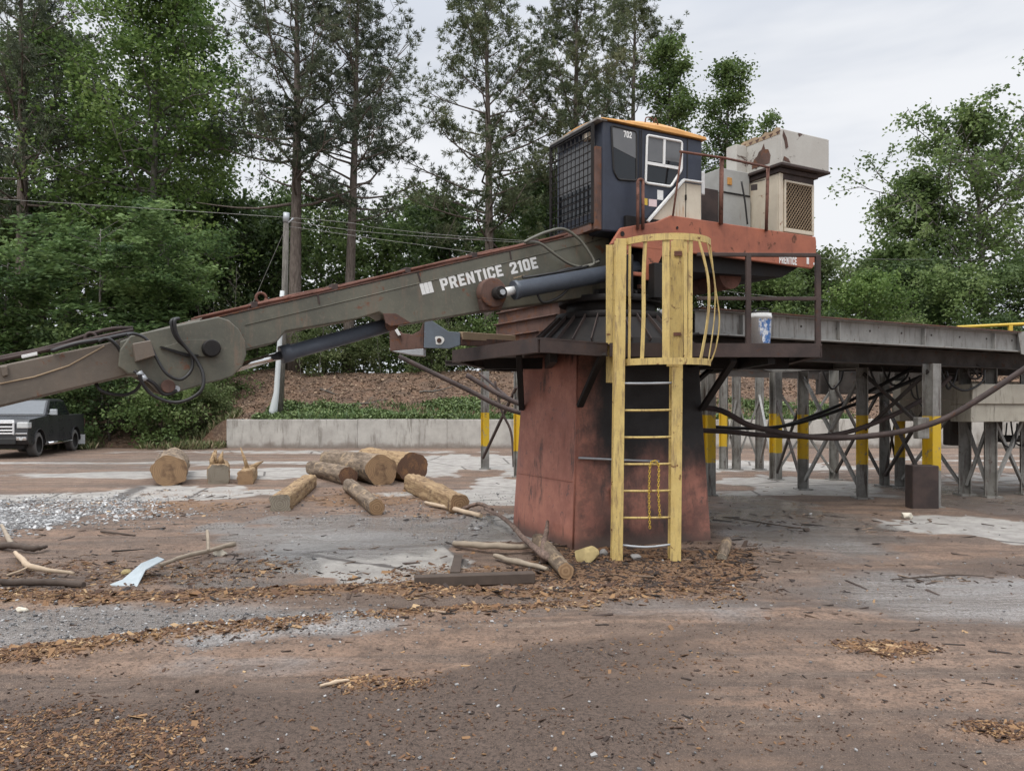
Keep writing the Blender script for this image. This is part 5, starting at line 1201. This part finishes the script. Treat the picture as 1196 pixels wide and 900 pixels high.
braces('c1', 'c2'); braces('c9', 'c8', .1, 2.0); braces('c10', 'c9', .15, 1.9, w_=.04); braces('c4', 'c5', .1, 1.5); braces('c5', 'c13', .1, 1.6); braces('c6', 'c3', .2, 1.8, 'deck_dark'); braces('c8', 'c1', .1, 1.9, 'deck_dark', .05); braces('c12', 'c6', .1, 2.2, 'deck_dark', .05); braces('c7', 'c4', .1, 1.9, w_=.05); braces('c11', 'c10', .15, 1.9, w_=.045); braces('c2', 'c3', 1.2, 2.3, 'deck_dark', .05); braces('c12', 'c8', .1, 2.1, w_=.045); braces('c6', 'c7', .2, 1.9, 'deck_dark', .04)
for a, b in ((P(603, 452, 18.4), P(564, 535, 20.8)), (P(560, 436, 20.8), P(600, 470, 18.6))): MB().beam(a, b, .06, .05).build('brace', MATS['dark_rust'], dk_)
MB().tube(smooth_pts([P(578, 445, 19), P(586, 480, 19), P(597, 505, 19), P(600, 545, 18.8)]), .03, 7).build('bent_pipe', MATS['dark_rust'], dk_)
m = MB(); a, b = P(1052, 480, 16.0), P(1290, 480, 17.0); d_ = (b - a).normalized(); bkk = Vector((-.05, .25, 0))
for z0, z1, o_ in ((1.80, 2.18, 0), (1.36, 1.796, .04)):
    q0, q1 = a.copy(), b.copy(); f = [q0, q1, q1 + bkk, q0 + bkk]
    m.hexa([Vector((q.x, q.y + o_, z0)) for q in f], [Vector((q.x, q.y + o_, z1)) for q in f])
m.build('trough_panel', MATS['beige_panel'], dk_, .01)
m = MB(); a, b = P(1136, 480, 14.05), P(1300, 480, 14.9)
for z0, z1, o_ in ((1.70, 2.06, 0), (1.38, 1.696, .04)):
    f = [a, b, b + bkk * 2, a + bkk * 2]; m.hexa([Vector((q.x, q.y + o_, z0)) for q in f], [Vector((q.x, q.y + o_, z1)) for q in f])
m.build('trough_panel', MATS['beige_panel'], dk_, .01)
MB().ibeam(P(840, 432, 19.5), P(1120, 440, 17.4), .2, .3).build('stringer', MATS['deck_dark'], dk_)
a, b = P(958, 440, 18.2), P(1120, 440, 17.0); m = MB(); m.hexa([Vector((q.x, q.y, 1.95)) for q in (a, b, b + Vector((.2, .8, 0)), a + Vector((.2, .8, 0)))], [Vector((q.x, q.y, 2.45)) for q in (a, b, b + Vector((.2, .8, 0)), a + Vector((.2, .8, 0)))]); m.build('conveyor_box', MATS['deck_dark'], dk_, .01)
for x0, x1, Yh, y0 in ((1015, 1040, 15.0, 428), (1030, 1062, 15.2, 426), (1098, 1118, 14.2, 430), (960, 985, 16.0, 430), (1105, 1150, 14.0, 432)):
    MB().tube(smooth_pts([P(x0, y0, Yh), P(x0 + 6, y0 + 16, Yh), P((x0 + x1) / 2, y0 + 24, Yh), P(x1 - 3, y0 + 14, Yh), P(x1, y0, Yh)], 5), .022, 6).build('hose', MATS['hose_black'], dk_)
m = MB(); c_ = P(1139, 434, 14.2)
m.tube([c_ + Vector((math.cos(q) * .13, 0, math.sin(q) * .13)) for q in np.linspace(0, 2 * math.pi, 21)], .022, 6); m.tube([c_ + Vector((0, -.05, 0)), c_ + Vector((0, .3, 0))], .035, 10)
for k in range(6): m.beam(c_, c_ + Vector((math.cos(k * 1.047), 0, math.sin(k * 1.047))) * .13, .02, .03, (0, 1, 0))
m.build('drive_wheel', MATS['deck_dark'], dk_)
m = MB(); m.box(P(1076, 499.5, 12.88), (.19, .16, .35)); m.build('electrical_box', MATS['bare_column'], dk_, .01)
m = MB(); q = cpos['c3']; m.box((6.70, 12.88, .34), (.41, .30, .72), Matrix.Rotation(R(-4), 3, 'Z')); m.build('guard_box', MATS['dark_rust'], dk_, .01)
m = MB(); m.tube([P(1118, 382, 15.2), P(1190, 378.5, 15.2), P(1290, 374, 15.2)], .03, 8); m.build('yellow_rail', MATS['label_yellow'], dk_)
m = MB(); m.beam(P(1180, 392, 15.2), P(1180, 379, 15.2), .07, .05); m.build('rail_stub', MATS['label_yellow'], dk_)
rr = random.Random(5)
for x0, x1, Yh, y0 in ((1165, 1188, 14.7, 490), (1180, 1202, 14.9, 486), (1150, 1176, 15.2, 488), (1070, 1098, 14.4, 446), (1062, 1085, 14.8, 440)):
    MB().tube(smooth_pts([P(x0, y0, Yh), P(x0 + 5, y0 + 22 + rr.uniform(-4, 8), Yh), P(x1 - 4, y0 + 26 + rr.uniform(-6, 10), Yh), P(x1, y0 + rr.uniform(-4, 6), Yh)], 5), .016, 6).build('hose', MATS['hose_black'], dk_)
MB().tube([P(1155, 512, 15.4), P(1215, 512, 15.4)], .07, 10).build('drive_shaft', MATS['hose_black'], dk_)
MB().box(P(1162, 498, 14.75), (.2, .18, .36)).build('motor', MATS['deck_dark'], dk_, .02)
MB().box(P(1118, 505, 15.6), (.42, .3, .5)).build('motor', MATS['deck_dark'], dk_, .02)
m = MB(); m.prism([P(x, y, 13.95) for x, y in ((1189, 388), (1215, 384), (1215, 420), (1193, 413))], (0, .02, 0)); m.build('end_plate', MATS['deck_grey'], dk_)
# hanging cables
for lab, pts, r, mt in (('rusty sagging cable passing behind the pedestal, lowest under the deck', [(466, 416, 14.2), (540, 452, 14), (601, 480, 13.8), (700, 499, 13.4), (835, 503, 13.2), (895, 508, 13.4), (971, 508, 13.6), (1031, 490, 13.8), (1084, 462, 13.9), (1110, 440, 14)], .042, 'dark_rust'),
                        ('thick rusty cable drooping in front of the banded post to the right picture edge', [(545, 438, 14.4), (612, 473, 14), (720, 490, 13.4), (824, 476, 12.9), (877, 497, 12.7), (933, 508.5, 12.6), (979, 511, 12.5), (1032, 507, 12.45), (1081, 497, 12.4), (1125, 477, 12.35), (1196, 431, 12.2), (1270, 380, 12.0)], .046, 'dark_rust'),
                        ('thin dark sagging cable ending high under the deck, second from the top', [(790, 488, 15.4), (832, 498, 15), (914, 497.5, 14.7), (1001, 471, 14.5), (1084, 436, 14.4)], .032, 'grease_black'),
                        ('topmost dark cable, rising from the left brace crossing to under the deck', [(905, 500, 15.2), (940, 489, 15), (1001, 464, 14.8), (1066, 430, 14.6)], .032, 'grease_black')):
    tag(MB().tube(smooth_pts([P(*q) for q in pts], 7), r, 8).build('hanging_cable', MATS[mt]), lab, 'cable')

# ================================================================== utility pole and its wires
up_ = thing('utility_pole', 'weathered grey utility pole with a pale sheath on its lower half behind the boom', 'utility pole', P(322, 482, 33))
a, b = P(322.5, 486, 33), P(334.5, 250, 33); dd = (b - a)
m = MB(); m.tube([a - dd * .03 + Vector((.1, .12, 0)), a.lerp(b, .5) + Vector((.09, .12, 0)), b], [.15, .135, .115], 12); m.build('pole', BARK_GREY, up_)
t = NT('pale_sheath'); p = t.pos(); t.color(t.mix(t.noise(t.scaled(p, (8, 8, 1)), 1.5, 6, .7), (.42, .45, .46), (.62, .64, .63))); t.rough(.6)
m = MB(); m.tube([a + Vector((-.13, 0, -.1)), a + Vector((-.11, 0, .25)), a + Vector((.02, 0, 1.0)), a.lerp(b, .4), a.lerp(b, .62)], [.19, .18, .12, .105, .10], 12); m.build('sheath', t.m, up_)
m = MB(); m.tube([b - dd.normalized() * .35, b + Vector((0, 0, .05))], .13, 12); m.tube([b + Vector((.1, -.1, -.4)), b + Vector((.32, -.1, -.2))], .03, 6); m.build('pole_cap', MATS['galvanised'], up_)
for lab, pts in (('upper overhead wire running from the pole top behind the cab to the right', [(-300, 214, 33), (334, 254, 33), (440, 266, 34), (540, 276, 35.5), (760, 291, 40), (960, 301.5, 45), (1196, 303, 52), (1500, 300, 60)]),
                 ('overhead wire just under the highest one, attached at the pole top', [(334, 258, 33), (430, 271, 34), (540, 279, 35.5), (700, 288, 39), (860, 295, 43)]),
                 ('lower overhead wire, the one crossing behind the railing at mid height', [(334, 264, 33), (440, 279, 34), (560, 296, 36), (760, 328, 40), (960, 350.5, 45), (1196, 354, 52), (1500, 352, 60)]),
                 ('slack guy wire falling from the pole towards the lower left', [(333, 268, 33), (310, 320, 33.5), (284, 380, 34)])):
    tag(MB().tube(smooth_pts([P(*q) for q in pts], 6), .010, 5).build('overhead_wire', MATS['deck_grey']), lab, 'wire')

# ================================================================== pickup truck (modelled facing +X, then turned)
hd = math.atan2(-.976, .216)
pk = thing('pickup_truck', 'dark crew cab pickup truck with a chrome grille parked by the shrubs under the boom', 'pickup truck', (-17.09, 27.83, -.01), hd, local=True)
worn('truck_paint', (.030, .031, .035), (.040, .040, .042), rough=.3, scale=.8, bump=0)
plain('truck_trim', (.02, .02, .02), .6); plain('lamp_glass', (.55, .56, .55), .15); plain('alloy', (.16, .16, .165), .35, .7); plain('amber_lens', (.55, .25, .05), .3)
plain('bright_trim', (.80, .80, .80), .35, .6, .03)
plain('tyre', (.11, .105, .10), .9); plain('screen', (.10, .11, .12), .08)
def arch(cx, r=.52, n=9): return [(cx + r * math.cos(a), .40 + r * math.sin(a)) for a in np.linspace(0, math.pi, n)]
prof = [(2.80, .46), (2.90, .60), (2.90, .78), (2.86, 1.12), (2.74, 1.24), (1.25, 1.36), (1.1, 1.37), (-1.3, 1.37), (-2.90, 1.38), (-2.92, .70), (-2.80, .52)] + [(-1.85 - .52, .46)] + arch(-1.85)[::-1] + [(-1.85 + .52, .40), (-1.85 + .54, .38), (1.85 - .54, .38)] + arch(1.85)[::-1]
m = MB(); n_ = len(prof)
m.add([(x, .985, z) for x, z in prof] + [(x, -.985, z) for x, z in prof], [tuple(range(n_)), tuple(range(2 * n_ - 1, n_ - 1, -1))] + [(i, i + n_, (i + 1) % n_ + n_, (i + 1) % n_) for i in range(n_)])
m.build('body', MATS['truck_paint'], pk, .085, 4)
gh = [(1.22, 1.36), (.42, 1.90), (.1, 1.945), (-.9, 1.945), (-1.12, 1.90), (-1.34, 1.36)]
wz = lambda z: .955 - (z - 1.36) * .30
m = MB(); n_ = len(gh); m.add([(x, wz(z), z) for x, z in gh] + [(x, -wz(z), z) for x, z in gh], [tuple(range(n_)), tuple(range(2 * n_ - 1, n_ - 1, -1))] + [(i, i + n_, (i + 1) % n_ + n_, (i + 1) % n_) for i in range(n_)]); m.build('cab_top', MATS['truck_paint'], pk, .06, 3)
m = MB(); n1 = Vector((.54, 0, .80)).normalized() * .006
m.prism([Vector((x, y, z)) + n1 for x, y, z in ((1.15, .86, 1.41), (.47, .72, 1.865), (.47, -.72, 1.865), (1.15, -.86, 1.41))], n1 * .5); m.build('windscreen', MATS['screen'], pk)
for s in (1, -1):
    for (a0, b0) in ((1.02, .0), (-.06, -1.2)):
        q = [(a0, 1.40), (a0 - (.62 if a0 > 0 else .0), 1.86), (b0 + (.0 if a0 > 0 else .12), 1.86), (b0, 1.40)]
        m = MB(); m.prism([(x, s * (wz(z) + .004), z) for x, z in q], (0, s * .004, 0)); m.build('side_window', MATS['dark_glass'], pk)
    m = MB(); m.box((.86, s * 1.09, 1.48), (.12, .22, .2)); m.box((.86, s * .98, 1.42), (.05, .1, .05)); m.build('mirror', MATS['galvanised' if s > 0 else 'truck_trim'], pk, .02, 2)
    m = MB(); m.tube([(1.22, s * 1.02, .42), (-1.25, s * 1.02, .42)], .05, 8); m.build('running_board', MATS['chrome'], pk)
    for xw in (1.85, -1.85):
        wh = MB(); rr_ = [(.27, .0), (.36, .0), (.405, .03), (.41, .08), (.41, .2), (.405, .25), (.36, .28), (.27, .28)]; v = []; N_ = 28
        for r_, o_ in rr_:
            for k in range(N_): a = 2 * math.pi * k / N_; v.append((xw + r_ * math.cos(a), s * (.97 - o_), .41 + r_ * math.sin(a)))
        fs = [(i * N_ + k, i * N_ + (k + 1) % N_, (i + 1) * N_ + (k + 1) % N_, (i + 1) * N_ + k) for i in range(len(rr_) - 1) for k in range(N_)]
        wh.add(v, fs, True); wo = wh.build('tyre', MATS['tyre'], pk)
        m = MB(); m.tube([(xw, s * .80, .41), (xw, s * .93, .41)], .275, 22)
        for k in range(6):
            a = k * math.pi / 3; m.beam((xw, s * .94, .41), (xw + .25 * math.cos(a), s * .955, .41 + .25 * math.sin(a)), .07, .03, (0, 1, 0))
        m.build('rim', MATS['alloy'], wo)
    MB().box((2.74, s * .83, 1.07), (.325, .335, .20)).build('headlight', MATS['lamp_glass'], pk, .03, 2)
    m = MB(); m.box((2.80, s * .80, .64), (.25, .30, .10)); m.build('fog_lamp_bezel', MATS['chrome'], pk, .01); m = MB(); m.tube([(2.9, s * .80, .64), (2.94, s * .80, .64)], .05, 10); m.build('fog_lamp', MATS['lamp_glass'], pk)
    m = MB(); m.box((2.80, s * .8, .80), (.24, .34, .04)); m.build('bumper_strip', MATS['chrome'], pk, .006)
    m = MB(); m.box((-.05, s * .99, 1.20), (.16, .03, .035)); m.box((-1.1, s * .99, 1.20), (.16, .03, .035)); m.build('door_handle', MATS['truck_trim'], pk, .006)
    m = MB(); m.box((-2.9, s * .96, 1.1), (.05, .07, .4)); m.build('tail_lamp', MATS['red_rust'], pk, .006)
    m = MB(); m.box((-2.42, s * .99, .42), (.03, .3, .36)); m.build('mud_flap', MATS['lamp_glass' if s > 0 else 'tyre'], pk)
for s in (1, -1):
    for xa_, xb_ in ((1.12, 1.12), (-.03, -.03), (-1.24, -1.24), (-1.36, -1.36)): MB().beam((xa_, s * .986, .55), (xb_, s * .986, 1.36), .012, .006, (0, 1, 0)).build('panel_gap', MATS['rubber'], pk)
    MB().tube([(1.85 + .53 * math.cos(a), s * .985, .40 + .53 * math.sin(a)) for a in np.linspace(.1, math.pi - .1, 12)], .022, 6).build('wheel_arch', MATS['truck_trim'], pk); MB().tube([(-1.85 + .53 * math.cos(a), s * .985, .40 + .53 * math.sin(a)) for a in np.linspace(.1, math.pi - .1, 12)], .022, 6).build('wheel_arch', MATS['truck_trim'], pk)
m = MB(); m.box((2.86, 0, .98), (.07, 1.12, .42)); m.build('grille_back', MATS['truck_trim'], pk)
m = MB()
for z in (.81, .91, 1.02, 1.15): m.box((2.905, 0, z), (.05, 1.14, .045))
for s in (1, -1): m.box((2.90, s * .575, .98), (.05, .06, .42))
m.box((2.88, 0, 1.21), (.06, 1.2, .05)); m.build('grille', MATS['bright_trim'], pk, .01)
m = MB(); m.box((2.88, 0, .56), (.10, 1.3, .2)); m.build('bumper', MATS['truck_trim'], pk, .02)
m = MB(); m.box((-.1, 0, .42), (5.2, 1.5, .22)); m.build('chassis', MATS['truck_trim'], pk)

# ================================================================== logs
t = NT('log_bark'); p = t.pos('object'); n1 = t.noise(t.scaled(p, (1.2, 9, 9)), 1.3, 8, .75); n2 = t.noise(p, 5, 7, .7)
c = t.mix(t.ramp(n1, .32, .66), (.075, .052, .036), (.27, .205, .145)); c = t.mix(t.ramp(n2, .52, .64), c, (.36, .26, .16)); t.color(c); t.rough(.95); t.bump(n1, 1, .04); MATS['bark'] = t.m
t = NT('peeled_log'); p = t.pos('object'); n1 = t.noise(t.scaled(p, (1, 14, 14)), 1.6, 8, .75); n2 = t.noise(p, 4, 7, .7)
c = t.mix(t.ramp(n1, .30, .66), (.17, .098, .050), (.42, .29, .155)); c = t.mix(t.ramp(n2, .54, .66), c, (.12, .07, .04)); t.color(c); t.rough(.9); t.bump(n1, 1, .035); MATS['peeled'] = t.m
def endmat(name, a, b, c3):
    t = NT(name); p = t.pos('object'); wv = t.node('ShaderNodeTexWave', wave_type='RINGS', rings_direction='X'); wv.inputs['Scale'].default_value = 9; wv.inputs['Distortion'].default_value = 3.5; wv.inputs['Detail Scale'].default_value = 1.5; t.link(p, wv.inputs['Vector'])
    c = t.mix(wv.outputs['Fac'], a, b); c = t.mix(t.ramp(t.noise(p, 5, 6, .7), .48, .66), c, c3); t.color(c); t.rough(.9); return t.m
END_T = endmat('cut_end_tan', (.33, .215, .12), (.22, .135, .072), (.14, .085, .05)); END_G = endmat('cut_end_grey', (.26, .23, .18), (.18, .155, .12), (.12, .095, .07)); END_D = endmat('cut_end_dark', (.14, .075, .045), (.075, .042, .028), (.20, .105, .05))
def log(label, fx, fy, bx, by, r0, r1, kind='round', mat='bark', end=END_T, seed=0, lift=0, splinter=0, name='log'):
    rg = np.random.default_rng(seed); a, b = G(fx, fy), G(bx, by); d = b - a; Ln = d.length; mid = (a + b) / 2; dz = d.to_2d()
    ns, nk = 24, 38 if kind == 'round' else 26; v = []; ends = [[], []]
    hw = []
    for i in range(ns + 1):
        f = i / ns; r = r0 + (r1 - r0) * f
        for k in range(nk):
            q = 2 * math.pi * (k + .5) / nk; cs, sn = math.cos(q), math.sin(q)
            if kind == 'round': rad = r * (1 + .05 * math.sin(2 * q + seed) + .035 * math.sin(5 * q + f * 4 + seed))
            else:
                s_ = 1 / max(abs(cs), abs(sn)); rad = r * min(s_, 1.22) * .92
            rad *= 1 + .06 * math.exp(-((f - .35 - .1 * (seed % 4)) * 9) ** 2) * max(0, math.cos(q - seed)) + rg.normal(0, .022 if kind == 'round' else .045) + (.035 if mat == 'bark' and float(vnoise(np.array(f * 9 + seed), np.array(k * .45), seed)) > .55 else 0)
            x = (f - .5) * Ln
            if i == ns and splinter: x += splinter * rg.uniform(-.25, 1) * (1 if rg.random() < .5 else .2)
            v.append((x, rad * cs, rad * sn + .04 * r * math.sin(f * 5 + seed)))
    m = MB(); m.add(v, [(i * nk + k, i * nk + (k + 1) % nk, (i + 1) * nk + (k + 1) % nk, (i + 1) * nk + k) for i in range(ns) for k in range(nk)], True)
    o = m.build(name, MATS[mat]); rm = (r0 + r1) / 2; rest = r0 * (1 if kind == 'round' else .86)
    o.location = (mid.x, mid.y, rm * (.95 if kind == 'round' else .84) + lift - .015 + ground(mid.x, mid.y) * .5); o.rotation_euler = (rg.uniform(-.1, .1), -math.atan2((r1 - r0), Ln), math.atan2(d.y, d.x))
    tag(o, label, 'log')
    e = MB(); e.add([v[k] for k in range(nk)] + [(-.5 * Ln - .004, 0, 0)], [(k, (k + 1) % nk, nk) for k in range(nk)])
    ob = e.build('cut_end', end); ob.parent = o; e = MB()
    e.add([v[ns * nk + k] for k in range(nk)] + [(.5 * Ln - (.1 if splinter else 0), 0, 0)], [((k + 1) % nk, k, nk) for k in range(nk)])
    ob = e.build('cut_end', end); ob.parent = o
    return o
log('fat round log with bark lying end on, leftmost of the logs', 198, 567, 203, 551, .335, .33, 'round', 'bark', END_T, 1)
l2 = log('short pale log with a splintered top, beside the fat leftmost log', 255, 565, 257, 555.5, .235, .22, 'cant', 'peeled', END_G, 2, splinter=.35)
l3 = log('small orange log stub with an upright splinter, third from the left', 286.5, 565.5, 293, 556, .175, .16, 'cant', 'peeled', END_T, 3, splinter=.3)
log('squared tan log nearest the camera in the middle, with a grey sawn end', 327, 597.5, 362, 568, .165, .15, 'cant', 'peeled', END_G, 4)
log('thin barked log pointing at the camera between two squared logs', 440, 600, 408, 574, .125, .135, 'round', 'bark', END_T, 5)
log('dark ended barked log at the left of the pile, next to the biggest log', 407, 566, 366, 554, .20, .19, 'round', 'bark', END_D, 6)
log('big grey barked log with a wide round sawn end, centre of the pile', 446, 566, 388, 551, .335, .31, 'round', 'bark', END_T, 7)
log('big log with a dark reddish end at the back right of the pile', 482, 562.5, 430, 549, .34, .32, 'round', 'peeled', END_D, 8)
log('long squared orange log lying across the front of the pile, right hand end sawn', 537, 598, 482, 573, .16, .19, 'cant', 'peeled', END_T, 9)
def sliver(par, pts, r, mat='peeled'):
    ob = MB().tube(pts, r, 5).build('splinter', MATS[mat]); ob.parent = par
Ln = 1.2
for i, (x, y, z, h) in enumerate(((-.5, -.08, .2, .28), (-.2, .06, .2, .30), (0, -.05, .2, .22), (-.35, .12, .18, .24), (.1, .1, .2, .3))): sliver(l2, [(x, y, z), (x + .05, y + .02, z + h * .5), (x + .13, y - .03, z + h)], [.07, .05, .012])
sliver(l3, [(-.1, .0, .12), (-.02, .05, .35), (.1, .13, .62)], [.05, .038, .012]); sliver(l3, [(.2, -.04, .1), (.35, -.2, .2), (.5, -.32, .24)], [.07, .05, .015])

# ------------------------------------------------------------------ debris on the yard
def stick(label, pts, r, mat, name='stick', cat='stick', twigs=(), n=7):
    pp_ = smooth_pts([G(x, y) + Vector((0, 0, h)) for x, y, h in pts], 5); rg = np.random.default_rng(len(label))
    pp_ = [q + Vector(rg.normal(0, r[0] * .12, 3)) for q in pp_]
    rr = np.interp(np.linspace(0, 1, len(pp_)), np.linspace(0, 1, len(r)), r)
    m = MB(); m.tube(pp_, rr * rg.uniform(.88, 1.1, len(pp_)), n)
    for tw in twigs: m.tube(smooth_pts([G(x, y) + Vector((0, 0, h)) for x, y, h in tw], 4), [r[-1] * .8] * 8 + [r[-1] * .5] * (4 * (len(tw) - 1) + 1 - 8) if False else r[-1] * .7, 5)
    return tag(m.build(name, mat), label, cat)
plain('dead_wood', (.30, .245, .185), .9, var=.4, scale=12); plain('pale_wood', (.48, .37, .26), .9, var=.3, scale=10); plain('dark_wood', (.075, .055, .043), .9, var=.4, scale=9)
DW, PW, KW = MATS['dead_wood'], MATS['pale_wood'], MATS['dark_wood']
tr2 = bark('mottled_bark', (.10, .07, .055), (.31, .215, .17), (16, 16, 6))
log('short barked log piece propped on the sticks at the foot of the pedestal', 661, 676, 629, 640, .075, .085, 'round', 'bark', END_T, 12, .02, name='log_piece')
stick('long crooked branch leaning across the debris left of the pedestal base', [(566, 603, .12), (590, 622, .18), (612, 645, .16), (634, 660, .12), (652, 664, .07)], [.022, .03, .04, .045], tr2, 'branch', 'branch', [[(575, 605, .12), (560, 600, .16), (540, 598, .05)]])
stick('forked grey branch end standing up from the branch pile by the pedestal', [(635, 660, .06), (636, 648, .16), (640, 634, .26)], [.045, .035, .02], tr2, 'branch', 'branch')
stick('peeled pale branch lying level behind the dark beam', [(530, 639, .05), (556, 642, .06), (590, 645, .07), (630, 644, .06)], [.035, .04, .038, .03], DW, 'branch', 'branch')
stick('flat split pale slat lying in front of the branch pile', [(578, 652, .03), (605, 660, .035), (640, 668, .03)], [.028, .034, .02], DW)
stick('long pale bark strip near the end of the leaning squared log', [(497, 589, .03), (530, 598, .05), (562, 607, .06)], [.03, .04, .03], PW, 'bark_strip', 'bark strip')
m = MB(); a, b = G(484, 684), G(624, 679); a.z = b.z = .045; m.beam(a, b, .12, .10); tag(m.build('timber_beam', KW, None, .008), 'dark wet squared timber lying on the ground left of the ladder', 'beam')
m = MB()
for k in range(4): m.beam(G(527 + k * 3, 671) + Vector((0, 0, .02)), G(532 + k * 2.2, 651) + Vector((0, 0, .03)), .025, .02)
tag(m.build('broken_slab', KW), 'small splintered dark board standing off the end of the dark timber', 'board')
def rock(label, x, y, size, mat, seed, name='rock', sq=.6):
    import bmesh
    bm = bmesh.new(); bmesh.ops.create_icosphere(bm, subdivisions=3, radius=1); rg = np.random.default_rng(seed); ax = rg.normal(size=(9, 3)); ax /= np.linalg.norm(ax, axis=1)[:, None]; dd_ = rg.uniform(.55, .9, 9)
    for vtx in bm.verts:
        co = np.array(vtx.co)
        for a_, d_ in zip(ax, dd_):
            e_ = co @ a_ - d_
            if e_ > 0: co -= a_ * e_
        vtx.co = co + rg.normal(0, .012, 3)
    for vtx in bm.verts: vtx.co = (vtx.co[0] * size[0], vtx.co[1] * size[1], vtx.co[2] * size[2])
    me = bpy.data.meshes.new(name); bm.to_mesh(me); bm.free(); o = link(name, me, mat); g = G(x, y); o.location = (g.x, g.y, ground(g.x, g.y) + size[2] * .5); o.rotation_euler = (0, 0, rg.uniform(0, 6)); return tag(o, label, 'rock')
plain('yellow_stone', (.36, .28, .13), .9, var=.35, scale=9); plain('pale_stone', (.60, .55, .45), .9, var=.25, scale=9); plain('grey_stone', (.22, .21, .20), .9, var=.4, scale=9)
rock('yellowish broken rock by the front corner of the pedestal', 686, 656, (.16, .12, .11), MATS['yellow_stone'], 1)
rock('small grey rock right of the yellowish rock, beside the left ladder rail', 705, 650, (.05, .04, .05), MATS['grey_stone'], 2)
rock('grey rock between the feet of the ladder', 742, 655, (.07, .06, .04), MATS['grey_stone'], 3)
rock('pale yellowish rock alone on the ground before the rusty guard box', 1059, 604, (.11, .08, .07), MATS['pale_stone'], 4)
rock('white rock on the ground near the end of the broken stick', 258, 646, (.10, .08, .05), MATS['pale_stone'], 5)
rock('small tan stone on the dirt left of the bent sheet metal', 148, 669, (.055, .045, .035), MATS['yellow_stone'], 6)
rock('small reddish stone just above the bent sheet metal', 166, 667, (.06, .05, .03), MATS['rusty_steel'], 7)
rock('dark clod alone on the wet ground right of the pedestal', 942, 620, (.06, .05, .04), MATS['dark_wood'], 8)
rock('pale chunk on the chip row near the left edge', 26, 711, (.06, .045, .03), MATS['pale_stone'], 9)
log('short round log stub lying by the right foot of the pedestal', 843, 657, 849, 638, .05, .06, 'round', 'bark', END_G, 13, 0, name='log_stub')
# bent sheet of galvanised metal
m = MB(); pl = [((127, 685), .02), ((160, 686.5), .015), ((170, 677), .10), ((192, 669), .14), ((184, 664.5), .13), ((165, 669), .10), ((143, 680), .03)]
top_ = [G(x, y) + Vector((0, 0, h)) for (x, y), h in pl]; m.add(top_ + [q - Vector((0, 0, .012)) for q in top_], [(0, 1, 6), (1, 2, 5, 6), (2, 3, 4, 5), (13, 8, 7), (13, 12, 9, 8), (12, 11, 10, 9)] + [(i, i + 7, (i + 1) % 7 + 7, (i + 1) % 7) for i in range(7)])
worn('pale_sheet', (.46, .51, .53), (.38, .43, .45), rust=(.25, .2, .16), rust_amt=.2, rough=.45, scale=4); tag(m.build('metal_sheet', MATS['pale_sheet']), 'bent pale blue grey metal sheet on the dirt left of centre', 'metal sheet')
stick('broken thin stick with a pale tip pointing away from the bent sheet metal', [(186, 663, .03), (212, 656, .05), (240, 650, .06), (274, 643, .08)], [.02, .024, .026, .03], DW, twigs=[[(243, 650, .06), (243, 646, .14), (242, 642, .22)]])
stick('long dark straight stick at the left edge, nearest the chip row', [(-15, 683, .03), (20, 684, .03), (60, 684, .035), (98, 687, .03)], [.03, .032, .034, .03], KW)
stick('pale forked branch lying on the dirt above the long dark stick', [(18, 651, .06), (26, 661, .07), (34, 668, .06), (55, 671, .05), (86, 673, .03)], [.02, .03, .032, .024, .015], PW, 'branch', 'branch', [[(34, 668, .06), (24, 672, .05), (8, 675, .03)]])
stick('dark flattened branch at the left edge, farthest of the sticks there', [(-10, 641, .05), (15, 643, .06), (40, 645, .05), (54, 642, .04)], [.035, .04, .034, .02], KW, 'branch', 'branch')
stick('short pale stick leaning at the far left edge', [(2, 628, .16), (8, 634, .10), (14, 640, .04)], [.02, .028, .03], DW)
stick('thin curved twig on the dirt left of the wet patch', [(118, 622, .02), (138, 625, .03), (158, 627, .02)], [.014, .016, .01], KW, 'twig', 'twig')
stick('thin dark stick lying on the wet ground right of the pedestal', [(845, 605, .02), (880, 611, .03), (912, 616, .03), (945, 620, .02)], [.006, .009, .008, .005], KW, 'twig', 'twig')
stick('dark bark strip lying on the right side of the yard by the wet patch', [(1040, 677, .006), (1070, 675, .008), (1110, 672, .008), (1150, 673, .006)], [.005, .008, .008, .005], KW, 'bark_strip', 'bark strip')
stick('pale splinter of wood in the foreground left of centre', [(374, 803, .012), (392, 799, .015), (408, 796, .012)], [.009, .014, .006], PW, 'splinter', 'splinter')
